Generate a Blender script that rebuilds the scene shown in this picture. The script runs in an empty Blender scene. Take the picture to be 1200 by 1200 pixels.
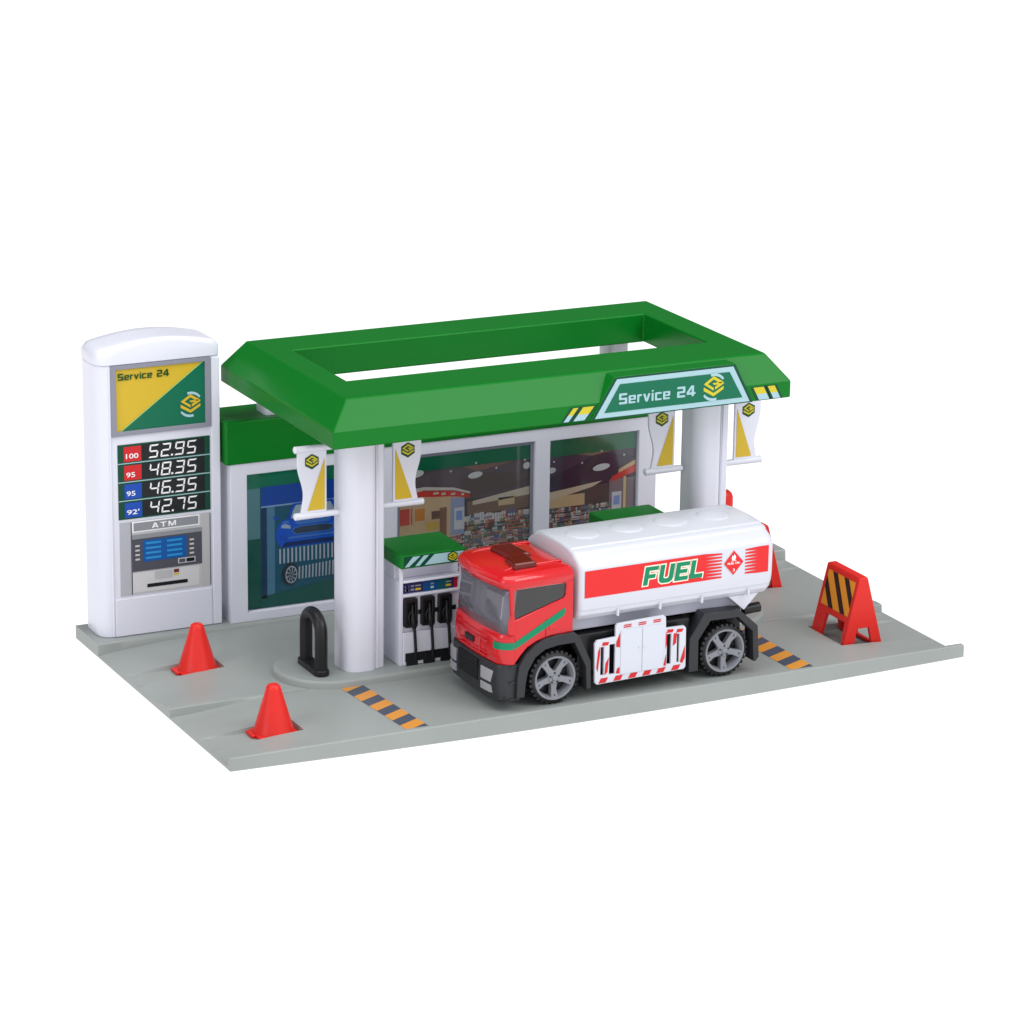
import bpy, bmesh, math, random
from mathutils import Vector, Matrix
S = 0.01            # everything below is written in centimetres
random.seed(7)
scene = bpy.context.scene
COL = scene.collection

# ------------------------------------------------------------------ camera
cam_d = bpy.data.cameras.new('camera')
cam = bpy.data.objects.new('camera', cam_d); COL.objects.link(cam)
scene.camera = cam
cam_d.sensor_width = 36.0; cam_d.sensor_fit = 'HORIZONTAL'
cam_d.lens = 4128.16 / 1200 * 36
cam_d.clip_start = 0.05; cam_d.clip_end = 60
def cam_basis(yaw, pit, rol):
    y, p, r = (math.radians(a) for a in (yaw, pit, rol))
    f = Vector((math.sin(y)*math.cos(p), math.cos(y)*math.cos(p), -math.sin(p)))
    rt = f.cross(Vector((0, 0, 1))).normalized(); up = rt.cross(f)
    return rt*math.cos(r)+up*math.sin(r), up*math.cos(r)-rt*math.sin(r), f
R_, U_, F_ = cam_basis(26.44, 16.475, 0.7575)
m = Matrix((R_, U_, -F_)).transposed().to_4x4()
m.translation = Vector((-47.7208, -120.367, 48.88))*S
cam.matrix_world = m

# ------------------------------------------------------------------ world, lamps, exposure
world = bpy.data.worlds.new('World'); scene.world = world; world.use_nodes = True
bg = world.node_tree.nodes['Background']
bg.inputs[0].default_value = (0.94, 0.96, 1.0, 1)
wn = world.node_tree                       # studio: bright on the photographer's side, dim behind the set
_tc = wn.nodes.new('ShaderNodeTexCoord'); _sp = wn.nodes.new('ShaderNodeSeparateXYZ'); _mr = wn.nodes.new('ShaderNodeMapRange')
_mr.inputs['From Min'].default_value = -0.9; _mr.inputs['From Max'].default_value = 0.7
_mr.inputs['To Min'].default_value = 0.95; _mr.inputs['To Max'].default_value = 0.10
wn.links.new(_tc.outputs['Generated'], _sp.inputs[0]); wn.links.new(_sp.outputs['Y'], _mr.inputs['Value']); wn.links.new(_mr.outputs['Result'], bg.inputs[1])
vs = scene.view_settings
vs.view_transform = 'Standard'; vs.look = 'None'; vs.gamma = 1; vs.exposure = 0.14; vs.use_curve_mapping = False

def area(name, loc, target, sx, sy, watts, col=(1, 1, 1)):
    d = bpy.data.lights.new(name, 'AREA'); d.shape = 'RECTANGLE'; d.size = sx; d.size_y = sy
    d.energy = watts; d.color = col
    o = bpy.data.objects.new(name, d); COL.objects.link(o)
    o.location = Vector(loc)
    o.rotation_euler = (Vector(target)-Vector(loc)).to_track_quat('-Z', 'Y').to_euler()
    return o
area('overhead_softbox', (0.10, 0.02, 1.35), (0.17, 0.09, 0.0), 1.3, 1.0, 10.5, (1, 0.995, 0.985))
area('front_softbox', (0.85, -0.95, 1.15), (0.17, 0.05, 0.08), 0.8, 0.7, 7.5, (1, 1, 1))
area('side_softbox', (-1.1, -0.25, 0.75), (0.1, 0.08, 0.05), 0.5, 0.8, 3.4, (0.97, 0.98, 1))

# ------------------------------------------------------------------ materials
def mat(name, col, rough=0.35, spec=0.5, metal=0.0, coat=0.0, bump=0.0, bscale=900, var=0.0, emit=0, trans=0, alpha=1):
    m = bpy.data.materials.new(name); m.use_nodes = True
    nt = m.node_tree; b = nt.nodes['Principled BSDF']
    b.inputs['Base Color'].default_value = (*col, 1)
    b.inputs['Roughness'].default_value = rough
    b.inputs['Metallic'].default_value = metal
    b.inputs['Specular IOR Level'].default_value = spec
    b.inputs['Coat Weight'].default_value = coat
    b.inputs['Coat Roughness'].default_value = 0.12
    if trans: b.inputs['Transmission Weight'].default_value = trans
    if emit:
        b.inputs['Emission Color'].default_value = (*col, 1); b.inputs['Emission Strength'].default_value = emit
    if var or bump:
        tc = nt.nodes.new('ShaderNodeTexCoord')
    if var:
        n = nt.nodes.new('ShaderNodeTexNoise'); n.inputs['Scale'].default_value = 28; n.inputs['Detail'].default_value = 5
        nt.links.new(tc.outputs['Object'], n.inputs['Vector'])
        mx = nt.nodes.new('ShaderNodeMix'); mx.data_type = 'RGBA'
        nt.links.new(n.outputs['Fac'], mx.inputs['Factor'])
        mx.inputs['A'].default_value = (*[c*(1-var) for c in col], 1)
        mx.inputs['B'].default_value = (*[min(1, c*(1+var)) for c in col], 1)
        nt.links.new(mx.outputs['Result'], b.inputs['Base Color'])
        mr = nt.nodes.new('ShaderNodeMapRange')
        mr.inputs['To Min'].default_value = rough*0.94; mr.inputs['To Max'].default_value = min(1, rough*1.08)
        nt.links.new(n.outputs['Fac'], mr.inputs['Value']); nt.links.new(mr.outputs['Result'], b.inputs['Roughness'])
    if bump:
        n2 = nt.nodes.new('ShaderNodeTexNoise'); n2.inputs['Scale'].default_value = bscale; n2.inputs['Detail'].default_value = 3
        nt.links.new(tc.outputs['Object'], n2.inputs['Vector'])
        bp = nt.nodes.new('ShaderNodeBump'); bp.inputs['Strength'].default_value = bump; bp.inputs['Distance'].default_value = 0.0002
        nt.links.new(n2.outputs['Fac'], bp.inputs['Height']); nt.links.new(bp.outputs['Normal'], b.inputs['Normal'])
    return m
def sr(r, g, b):
    f = lambda c: (c/255/12.92 if c <= 10 else ((c/255+0.055)/1.055)**2.4)
    return (f(r), f(g), f(b))
def pm(name, r, g, b, rough=0.35, **k): return mat(name, sr(r, g, b), rough, spec=0.3, **k)

M_WHITE = mat('white_plastic', (0.735, 0.74, 0.83), 0.29, bump=0.03, bscale=260, var=0.015)
M_TRUCKW = mat('white_gloss_plastic', (0.63, 0.64, 0.71), 0.28, bump=0.03, bscale=260)
M_GREEN = mat('green_plastic', (0.002, 0.168, 0.014), 0.28, spec=0.18, bump=0.03, bscale=150, var=0.05)
M_GREY = mat('grey_plastic', (0.305, 0.33, 0.318), 0.42, spec=0.35, bump=0.2, bscale=420, var=0.10)
M_RED = mat('red_plastic', (0.72, 0.022, 0.016), 0.34, spec=0.3, bump=0.05, bscale=200)
M_CABRED = mat('red_cab_paint', (0.62, 0.008, 0.014), 0.18, spec=0.4, coat=0.35, bump=0.02, bscale=200)
M_BLACK = mat('black_plastic', (0.010, 0.010, 0.012), 0.36, spec=0.35, bump=0.06, bscale=300)
M_DARK = mat('charcoal_plastic', (0.022, 0.023, 0.027), 0.40, spec=0.4, bump=0.1, bscale=300)
M_TYRE = mat('tyre_rubber', (0.014, 0.014, 0.016), 0.55, bump=0.1, bscale=400)
M_RIM = mat('grey_rim_plastic', (0.225, 0.23, 0.26), 0.35, bump=0.05)
M_LAMP = mat('grey_lamp_plastic', (0.36, 0.36, 0.39), 0.3, bump=0.1, bscale=500)
M_BAR = mat('dark_red_clear_plastic', (0.13, 0.004, 0.003), 0.14, spec=0.35, coat=0.2)
M_CHASS = mat('shaded_white_plastic', (0.42, 0.42, 0.50), 0.4)  # white frame under the tank, its shade put into the colour
P_YEL = pm('yellow_print', 208, 175, 46, 0.35)
P_YEL2 = pm('yellow_print_bright', 204, 190, 44, 0.35)
P_GRN = pm('teal_green_print', 0, 104, 74, 0.3)
P_DGRN = pm('dark_green_print', 0, 70, 48, 0.3)
P_INK = pm('deep_green_ink', 6, 72, 22, 0.35)
P_ICE = pm('pale_ice_print', 162, 196, 204, 0.3)
P_WHT = pm('white_print', 244, 244, 246, 0.3)
P_GFRAME = pm('grey_clear_frame', 138, 139, 152, 0.22)
P_BLK = pm('black_print', 18, 24, 28, 0.25)
P_RED = pm('red_print', 205, 32, 38, 0.3)
P_TRED = pm('tank_red_print', 222, 40, 42, 0.25)
P_BLU = pm('blue_print', 20, 74, 176, 0.3)
P_TGRN = pm('fuel_green_print', 0, 132, 92, 0.28)
P_CREAM = pm('cream_outline_print', 250, 240, 220, 0.3)
P_ORG = pm('orange_print', 216, 146, 58, 0.45)
P_NAVY = pm('slate_print', 72, 80, 96, 0.45)
P_LG = pm('light_grey_print', 196, 196, 200, 0.35)
P_MG = pm('mid_grey_print', 140, 142, 148, 0.35)
P_DG = pm('dark_grey_print', 78, 78, 88, 0.35)
P_SCR = pm('blue_screen_print', 12, 86, 160, 0.3)
P_SCRL = pm('light_blue_print', 40, 140, 205, 0.3)
P_DOOR = pm('pale_door_print', 206, 210, 220, 0.3)

def glass(name, tint, fac, milky=0.0, rough=0.06):
    m = bpy.data.materials.new(name); m.use_nodes = True; nt = m.node_tree
    nt.nodes.remove(nt.nodes['Principled BSDF']); out = nt.nodes['Material Output']
    t = nt.nodes.new('ShaderNodeBsdfTransparent'); t.inputs[0].default_value = (*tint, 1)
    g = nt.nodes.new('ShaderNodeBsdfGlossy'); g.inputs['Roughness'].default_value = rough
    mx = nt.nodes.new('ShaderNodeMixShader'); fr = nt.nodes.new('ShaderNodeFresnel'); fr.inputs[0].default_value = 1.45
    ml = nt.nodes.new('ShaderNodeMath'); ml.operation = 'MULTIPLY'; ml.inputs[1].default_value = fac
    nt.links.new(fr.outputs[0], ml.inputs[0]); nt.links.new(ml.outputs[0], mx.inputs[0])
    src = t.outputs[0]
    if milky:
        df = nt.nodes.new('ShaderNodeBsdfDiffuse'); df.inputs[0].default_value = (0.36, 0.35, 0.42, 1)
        m2 = nt.nodes.new('ShaderNodeMixShader'); m2.inputs[0].default_value = milky
        nt.links.new(t.outputs[0], m2.inputs[1]); nt.links.new(df.outputs[0], m2.inputs[2]); src = m2.outputs[0]
    nt.links.new(src, mx.inputs[1]); nt.links.new(g.outputs[0], mx.inputs[2]); nt.links.new(mx.outputs[0], out.inputs[0])
    return m
M_PANE = glass('clear_plastic_pane', (0.97, 0.97, 0.98), 0.8)
M_WIND = glass('smoky_windscreen', (0.80, 0.79, 0.86), 1.0, 0.36, 0.08)
M_SIDEW = glass('dark_side_glass', (0.36, 0.37, 0.39), 1.6)

# ------------------------------------------------------------------ helpers
ORG = {}
def tag(o, label=None, cat=None, group=None, kind=None):
    if label: o['label'] = label
    if cat: o['category'] = cat
    if group: o['group'] = group
    if kind: o['kind'] = kind
    return o
def thing(name, label, cat, loc=(0, 0, 0), rz=0, group=None, local=False):
    o = bpy.data.objects.new(name, None); COL.objects.link(o); o.empty_display_size = 0.01
    o.location = Vector(loc)*S; o.rotation_euler = (0, 0, rz)
    ORG[o.name] = Vector((0, 0, 0)) if local else Vector(loc)
    return tag(o, label, cat, group)

class MB:
    def __init__(s): s.v = []; s.f = []; s.mi = []; s.mats = []
    def m(s, mt):
        if mt not in s.mats: s.mats.append(mt)
        return s.mats.index(mt)
    def add(s, vs, fs, mt):
        b = len(s.v); s.v += [tuple(p) for p in vs]; k = s.m(mt)
        for f in fs: s.f.append(tuple(i+b for i in f)); s.mi.append(k)
        return s
    def box(s, x0, x1, y0, y1, z0, z1, mt):
        v = [(x, y, z) for z in (z0, z1) for y in (y0, y1) for x in (x0, x1)]
        return s.add(v, [(0, 2, 3, 1), (4, 5, 7, 6), (0, 1, 5, 4), (2, 6, 7, 3), (0, 4, 6, 2), (1, 3, 7, 5)], mt)
    def loft(s, rings, mt, cap0=True, cap1=True, closed=False):
        n = len(rings[0]); vs = [p for r in rings for p in r]; fs = []
        R = len(rings)
        for i in range(R if closed else R-1):
            a = i*n; b = ((i+1) % R)*n
            for j in range(n):
                k = (j+1) % n; fs.append((a+j, a+k, b+k, b+j))
        if not closed:
            if cap0: fs.append(tuple(range(n-1, -1, -1)))
            if cap1: fs.append(tuple((R-1)*n+j for j in range(n)))
        return s.add(vs, fs, mt)
    def prism(s, pts, z0, z1, mt, top=None):      # plan outline (x, y), up z
        return s.loft([[(x, y, z0) for x, y in pts], [(x, y, z1) for x, y in (top or pts)]], mt)
    def tube(s, path, r, mt, n=12, closed=False, rad=None):
        P = [Vector(p) for p in path]; rings = []; N = len(P); up = None
        for i, p in enumerate(P):
            a = P[(i-1) % N] if (closed or i) else P[i]; b = P[(i+1) % N] if (closed or i < N-1) else P[i]
            t = (b-a).normalized()
            if up is None:
                up = Vector((0, 0, 1)) if abs(t.z) < 0.9 else Vector((1, 0, 0))
            up = (up-t*up.dot(t)).normalized(); w = t.cross(up)
            rr_ = rad[i] if rad else r
            rings.append([p+(up*math.cos(k*2*math.pi/n)+w*math.sin(k*2*math.pi/n))*rr_ for k in range(n)])
        return s.loft(rings, mt, closed=closed)
    def lathe(s, prof, c, axis, mt, n=32, caps=True):   # prof: (radius, offset along axis)
        c = Vector(c); A = {'x': Vector((1, 0, 0)), 'y': Vector((0, 1, 0)), 'z': Vector((0, 0, 1))}[axis]
        B = {'x': Vector((0, 1, 0)), 'y': Vector((0, 0, 1)), 'z': Vector((1, 0, 0))}[axis]; D = A.cross(B)
        rings = [[c+A*h+(B*math.cos(k*2*math.pi/n)+D*math.sin(k*2*math.pi/n))*r for k in range(n)] for r, h in prof]
        return s.loft(rings, mt, cap0=caps, cap1=caps)
    def build(s, name, parent=None, bevel=0, seg=2, angle=32, smooth=True, label=None, flip=True):
        org = Vector((0, 0, 0)); root = parent
        while root is not None and root.parent is not None: root = root.parent
        if root is not None: org = ORG[root.name]
        me = bpy.data.meshes.new(name)
        me.from_pydata([(Vector(p)-org)*S for p in s.v], [], s.f)
        for mt in s.mats: me.materials.append(mt)
        me.polygons.foreach_set('material_index', s.mi)
        if flip:
            bm = bmesh.new(); bm.from_mesh(me); bmesh.ops.recalc_face_normals(bm, faces=bm.faces); bm.to_mesh(me); bm.free()
        if smooth:
            me.polygons.foreach_set('use_smooth', [True]*len(me.polygons))
            me.set_sharp_from_angle(angle=math.radians(angle))
        me.update()
        o = bpy.data.objects.new(name, me); COL.objects.link(o)
        if parent is not None: o.parent = parent
        if bevel:
            b = o.modifiers.new('bevel', 'BEVEL'); b.width = bevel*S; b.segments = seg
            b.limit_method = 'ANGLE'; b.angle_limit = math.radians(35); b.harden_normals = smooth
            b.use_clamp_overlap = True
        if label: o['label'] = label
        return o

def rrect(x0, x1, y0, y1, r=0.2, n=5):
    rs = r if isinstance(r, (list, tuple)) else (r, r, r, r)      # bl, br, tr, tl
    out = []
    for (cx, cy, a0), q in zip(((x0, y0, 180), (x1, y0, 270), (x1, y1, 0), (x0, y1, 90)), rs):
        if q <= 1e-6: out.append((cx, cy)); continue
        ox = cx+(q if cx == x0 else -q); oy = cy+(q if cy == y0 else -q)
        for k in range(n+1):
            a = math.radians(a0+90*k/n); out.append((ox+q*math.cos(a), oy+q*math.sin(a)))
    return out
def inset(pts, d):
    cx = sum(p[0] for p in pts)/len(pts); cy = sum(p[1] for p in pts)/len(pts)
    n = len(pts); out = []
    for i, (x, y) in enumerate(pts):
        ax, ay = pts[i-1]; bx, by = pts[(i+1) % n]
        tx, ty = bx-ax, by-ay; l = math.hypot(tx, ty) or 1
        nx, ny = -ty/l, tx/l
        out.append((x+nx*d, y+ny*d))
    return out

def curve_mesh(splines, extrude=0, bevel=0, offset=0):
    cu = bpy.data.curves.new('tmp', 'CURVE'); cu.dimensions = '2D'; cu.fill_mode = 'BOTH'
    cu.extrude = extrude; cu.bevel_depth = bevel; cu.bevel_resolution = 2; cu.offset = offset
    for sp in splines:
        p = cu.splines.new('POLY'); p.points.add(len(sp)-1)
        for q, (x, y) in zip(p.points, sp): q.co = (x, y, 0, 1)
        p.use_cyclic_u = True
    return to_mesh(cu)
def text_mesh(body, bold=0.0, shear=0.0, spacing=1.0):
    cu = bpy.data.curves.new('tmp', 'FONT'); cu.body = body; cu.offset = bold; cu.shear = shear
    cu.space_character = spacing; cu.resolution_u = 4
    return to_mesh(cu)
def to_mesh(cu):
    o = bpy.data.objects.new('tmp', cu); COL.objects.link(o)
    dg = bpy.context.evaluated_depsgraph_get(); dg.update()
    me = bpy.data.meshes.new_from_object(o.evaluated_get(dg))
    vs = [tuple(v.co) for v in me.vertices]; fs = [tuple(p.vertices) for p in me.polygons]
    bpy.data.objects.remove(o); bpy.data.curves.remove(cu); bpy.data.meshes.remove(me)
    return vs, fs

class Dec:
    """flat print on a surface: origin, u axis, v axis; layers step off along the normal"""
    def __init__(s, o, u, v, step=0.012):
        s.o = Vector(o); s.u = Vector(u).normalized(); s.v = Vector(v).normalized(); s.n = s.u.cross(s.v); s.step = step
    def P(s, a, b, l=0): return s.o+s.u*a+s.v*b+s.n*(l*s.step)
    def poly(s, mb, pts, mt, l=1): mb.add([s.P(a, b, l) for a, b in pts], [tuple(range(len(pts)))], mt)
    def rect(s, mb, a0, a1, b0, b1, mt, l=1): s.poly(mb, [(a0, b0), (a1, b0), (a1, b1), (a0, b1)], mt, l)
    def ell(s, mb, a, b, ra, rb, mt, l=1, n=20, rot=0):
        s.poly(mb, [(a+ra*math.cos(t)*math.cos(rot)-rb*math.sin(t)*math.sin(rot), b+ra*math.cos(t)*math.sin(rot)+rb*math.sin(t)*math.cos(rot)) for t in [k*2*math.pi/n for k in range(n)]], mt, l)
    def mesh(s, mb, vf, mt, l=1, box=None, d=0, keep=None):
        vs, fs = vf
        if box:
            K = keep or vs
            x0 = min(p[0] for p in K); x1 = max(p[0] for p in K); y0 = min(p[1] for p in K); y1 = max(p[1] for p in K)
            a0, a1, b0, b1 = box; sx = (a1-a0)/(x1-x0); sy = (b1-b0)/(y1-y0)
            vs = [(a0+(p[0]-x0)*sx, b0+(p[1]-y0)*sy, p[2]) for p in vs]
        mb.add([s.P(p[0], p[1], l)+s.n*(p[2]*d) for p in vs], fs, mt)
    def text(s, mb, body, box, mt, l=1, bold=0.0, shear=0.0, spacing=1.0):
        s.mesh(mb, text_mesh(body, bold, shear, spacing), mt, l, box)
    def emblem(s, mb, a, b, r, m1, l=1, back=None, arcs=None):
        k = r
        def q(pts, mt, ll): s.poly(mb, [(a+x*k, b+y*k) for x, y in pts], mt, ll)
        if arcs:
            for sg in (1, -1):
                o_ = [(sg*math.cos(t)*1.0, sg*math.sin(t)*1.0) for t in [math.radians(35+i*10) for i in range(8)]]
                i_ = [(sg*0.72+(sg*math.cos(t)*1.0-sg*0.72)*0.25+sg*(-0.55), sg*math.sin(t)*0.80) for t in [math.radians(35+i*10) for i in range(8)]][::-1]
                i_ = [(sg*math.cos(t)*0.86, sg*math.sin(t)*0.80) for t in [math.radians(35+i*10) for i in range(8)]][::-1]
                q(o_+i_, arcs, l)
        if back:
            q([(0, 1.0), (0.92, 0.5), (0.92, -0.45), (0, -1.0), (-0.92, -0.45), (-0.92, 0.5)], back, l); l += 1
        w = 0.20
        # upper open rhombus
        q([(-0.80, 0.28), (0, 0.80), (0, 0.56), (-0.48, 0.26)], m1, l)
        q([(0, 0.80), (0.80, 0.30), (0.50, 0.22), (0, 0.56)], m1, l)
        q([(-0.80, 0.28), (-0.48, 0.26), (0, -0.04), (0, -0.26)], m1, l)
        q([(0.10, -0.20), (0.10, 0.02), (0.36, 0.16), (0.02, 0.16), (-0.10, 0.30), (0.42, 0.32), (0.80, 0.30), (0.80, 0.18)], m1, l)
        # lower chevron
        q([(-0.80, 0.06), (-0.80, -0.20), (0, -0.66), (0, -0.42)], m1, l)
        q([(0, -0.42), (0, -0.66), (0.80, -0.20), (0.80, 0.02)], m1, l)

def chamfer(P, c=0.05):
    out = []; n = len(P)
    for i in range(n):
        a, b, d_ = P[i-1], P[i], P[(i+1) % n]
        for q in (a, d_):
            l = math.hypot(q[0]-b[0], q[1]-b[1]); k = min(c, l*0.4)/l
            out.append((b[0]+(q[0]-b[0])*k, b[1]+(q[1]-b[1])*k))
    return out
GL = {'S': (0.80, [[(0, 0), (.80, 0), (.80, .58), (.22, .58), (.22, .80), (.78, .80), (.78, 1), (0, 1), (0, .40), (.58, .40), (.58, .2), (0, .2)]]),
 'e': (0.70, [[(0, 0), (.68, 0), (.68, .16), (.2, .16), (.2, .30), (.7, .30), (.7, .74), (0, .74)], [(.2, .44), (.5, .44), (.5, .59), (.2, .59)]]),
 'r': (0.46, [[(0, 0), (.2, 0), (.2, .56), (.46, .56), (.46, .74), (0, .74)]]),
 'v': (0.68, [[(.23, 0), (.45, 0), (.70, .74), (.48, .74), (.34, .27), (.2, .74), (-.02, .74)]]),
 'i': (0.20, [[(0, 0), (.2, 0), (.2, .74), (0, .74)], [(0, .84), (.2, .84), (.2, 1), (0, 1)]]),
 'c': (0.66, [[(0, 0), (.66, 0), (.66, .17), (.2, .17), (.2, .57), (.66, .57), (.66, .74), (0, .74)]]),
 '2': (0.80, [[(0, 0), (.80, 0), (.80, .2), (.22, .2), (.22, .40), (.80, .40), (.80, 1), (0, 1), (0, .8), (.58, .8), (.58, .58), (0, .58)]]),
 '4': (0.88, [[(.50, 0), (.72, 0), (.72, .18), (.88, .18), (.88, .37), (.72, .37), (.72, 1), (.44, 1), (0, .40), (0, .18), (.50, .18)], [(.50, .37), (.50, .74), (.24, .37)]]),
 'A': (0.95, [[(0, 0), (.22, 0), (.30, .2), (.65, .2), (.73, 0), (.95, 0), (.62, 1), (.33, 1)], [(.37, .37), (.58, .37), (.475, .76)]]),
 'T': (0.90, [[(.34, 0), (.56, 0), (.56, .8), (.90, .8), (.90, 1), (0, 1), (0, .8), (.34, .8)]]),
 'M': (1.10, [[(0, 0), (.2, 0), (.2, .62), (.46, 0), (.64, 0), (.90, .62), (.90, 0), (1.10, 0), (1.10, 1), (.84, 1), (.55, .34), (.26, 1), (0, 1)]]),
 ' ': (0.42, [])}
def wide_text(body, gap=0.13):
    sp = []; a = 0
    for ch in body:
        w, L_ = GL[ch]
        for g in L_: sp.append([(a+x, y) for x, y in chamfer(g)])
        a += w+gap
    return curve_mesh(sp)

SEG = {'0': 'abcdef', '1': 'bc', '2': 'abged', '3': 'abgcd', '4': 'fgbc', '5': 'afgcd', '6': 'afgedc', '7': 'abc', '8': 'abcdefg', '9': 'abcdfg'}
def seven(dec, mb, txt, a0, b0, h, w, gap, t, mt, l=1, slant=0.18):
    a = a0
    for ch in txt:
        if ch == '.':
            x = a-gap*0.55
            dec.poly(mb, [(x+slant*0, b0), (x+t*1.3, b0), (x+t*1.3+slant*t, b0+t*1.2), (x+slant*t, b0+t*1.2)], mt, l); a += t*1.0; continue
        hh = h/2; e = t*0.18
        def S_(pts): dec.poly(mb, [(a+x+slant*y, b0+y) for x, y in pts], mt, l)
        for sg in SEG[ch]:
            if sg == 'a': S_([(e, h), (t+e, h-t), (w-t-e, h-t), (w-e, h)])
            if sg == 'd': S_([(e, 0), (w-e, 0), (w-t-e, t), (t+e, t)])
            if sg == 'g': S_([(t*.6, hh), (t*1.1, hh+t/2), (w-t*1.1, hh+t/2), (w-t*.6, hh), (w-t*1.1, hh-t/2), (t*1.1, hh-t/2)])
            if sg == 'f': S_([(0, h-e), (0, hh+e), (t, hh+t*.6), (t, h-t-e)])
            if sg == 'e': S_([(0, e), (t, t+e), (t, hh-t*.6), (0, hh-e)])
            if sg == 'b': S_([(w, h-e), (w-t, h-t-e), (w-t, hh+t*.6), (w, hh+e)])
            if sg == 'c': S_([(w, e), (w, hh-e), (w-t, hh-t*.6), (w-t, t+e)])
        a += w+gap

# ================================================================== THE SETTING
# flat white floor; glow added so the background stays white and shadowless
def backdrop():
    mb = MB(); zf = -0.55; vs = [(-1200, -700, zf), (1600, -700, zf), (1600, 2200, zf), (-1200, 2200, zf)]; fs = [(0, 1, 2, 3)]
    m = bpy.data.materials.new('glowing_white_floor'); m.use_nodes = True
    nt = m.node_tree; b = nt.nodes['Principled BSDF']
    b.inputs['Base Color'].default_value = (0.1, 0.1, 0.1, 1); b.inputs['Roughness'].default_value = 1; b.inputs['Specular IOR Level'].default_value = 0
    b.inputs['Emission Color'].default_value = (1, 1, 1, 1); b.inputs['Emission Strength'].default_value = 1.0
    mb.add(vs, fs, m)
    o = mb.build('backdrop', flip=False)
    tag(o, 'plain white tabletop with an added glow', None, kind='structure')
backdrop()

# ================================================================== BASE PLATE
W = 34.0; D = 17.98; YS, YK = 6.65, 15.14; LVL = 0.42; KERB = 0.57
def sstep(t): t = max(0, min(1, t)); return t*t*(3-2*t)
POCK = [(-1, 4.05, 10.75, 12.15), (-1, 4.05, 2.26, 3.66), (29.35, 40, 2.45, 5.3), (29.35, 40, 10.94, 13.79)]
def hgt(x, y):
    if y > YK+0.04: return KERB
    if y > YK-0.0: return KERB-0.05
    e = 5.6
    s = 1-(1-min(1.0, min(x, W-x)/e))**1.8
    if y > YS: zl = 0.06+0.34*sstep((9.6-y)/2.7)
    else: zl = 0.05+0.12*sstep((1.6-y)/1.6)
    z = zl*(1-s)+LVL*s
    if abs(y-YS) < 0.07 and y > YS: z -= 0.03
    if YS-1.6 < y < YS: z -= 0.10*(1-s)*0+0.09*s*(1-s)*4*sstep((y-YS+1.6)/1.6)*(1 if min(x, W-x) < e else 0)
    for x0, x1, y0, y1 in POCK:
        if x0 <= x <= x1 and y0 <= y <= y1: z = min(z, 0.07)
    if y < 0.28:
        z = max(z, 0.53 if y > 0.05 else 0.49)
    return z
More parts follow.
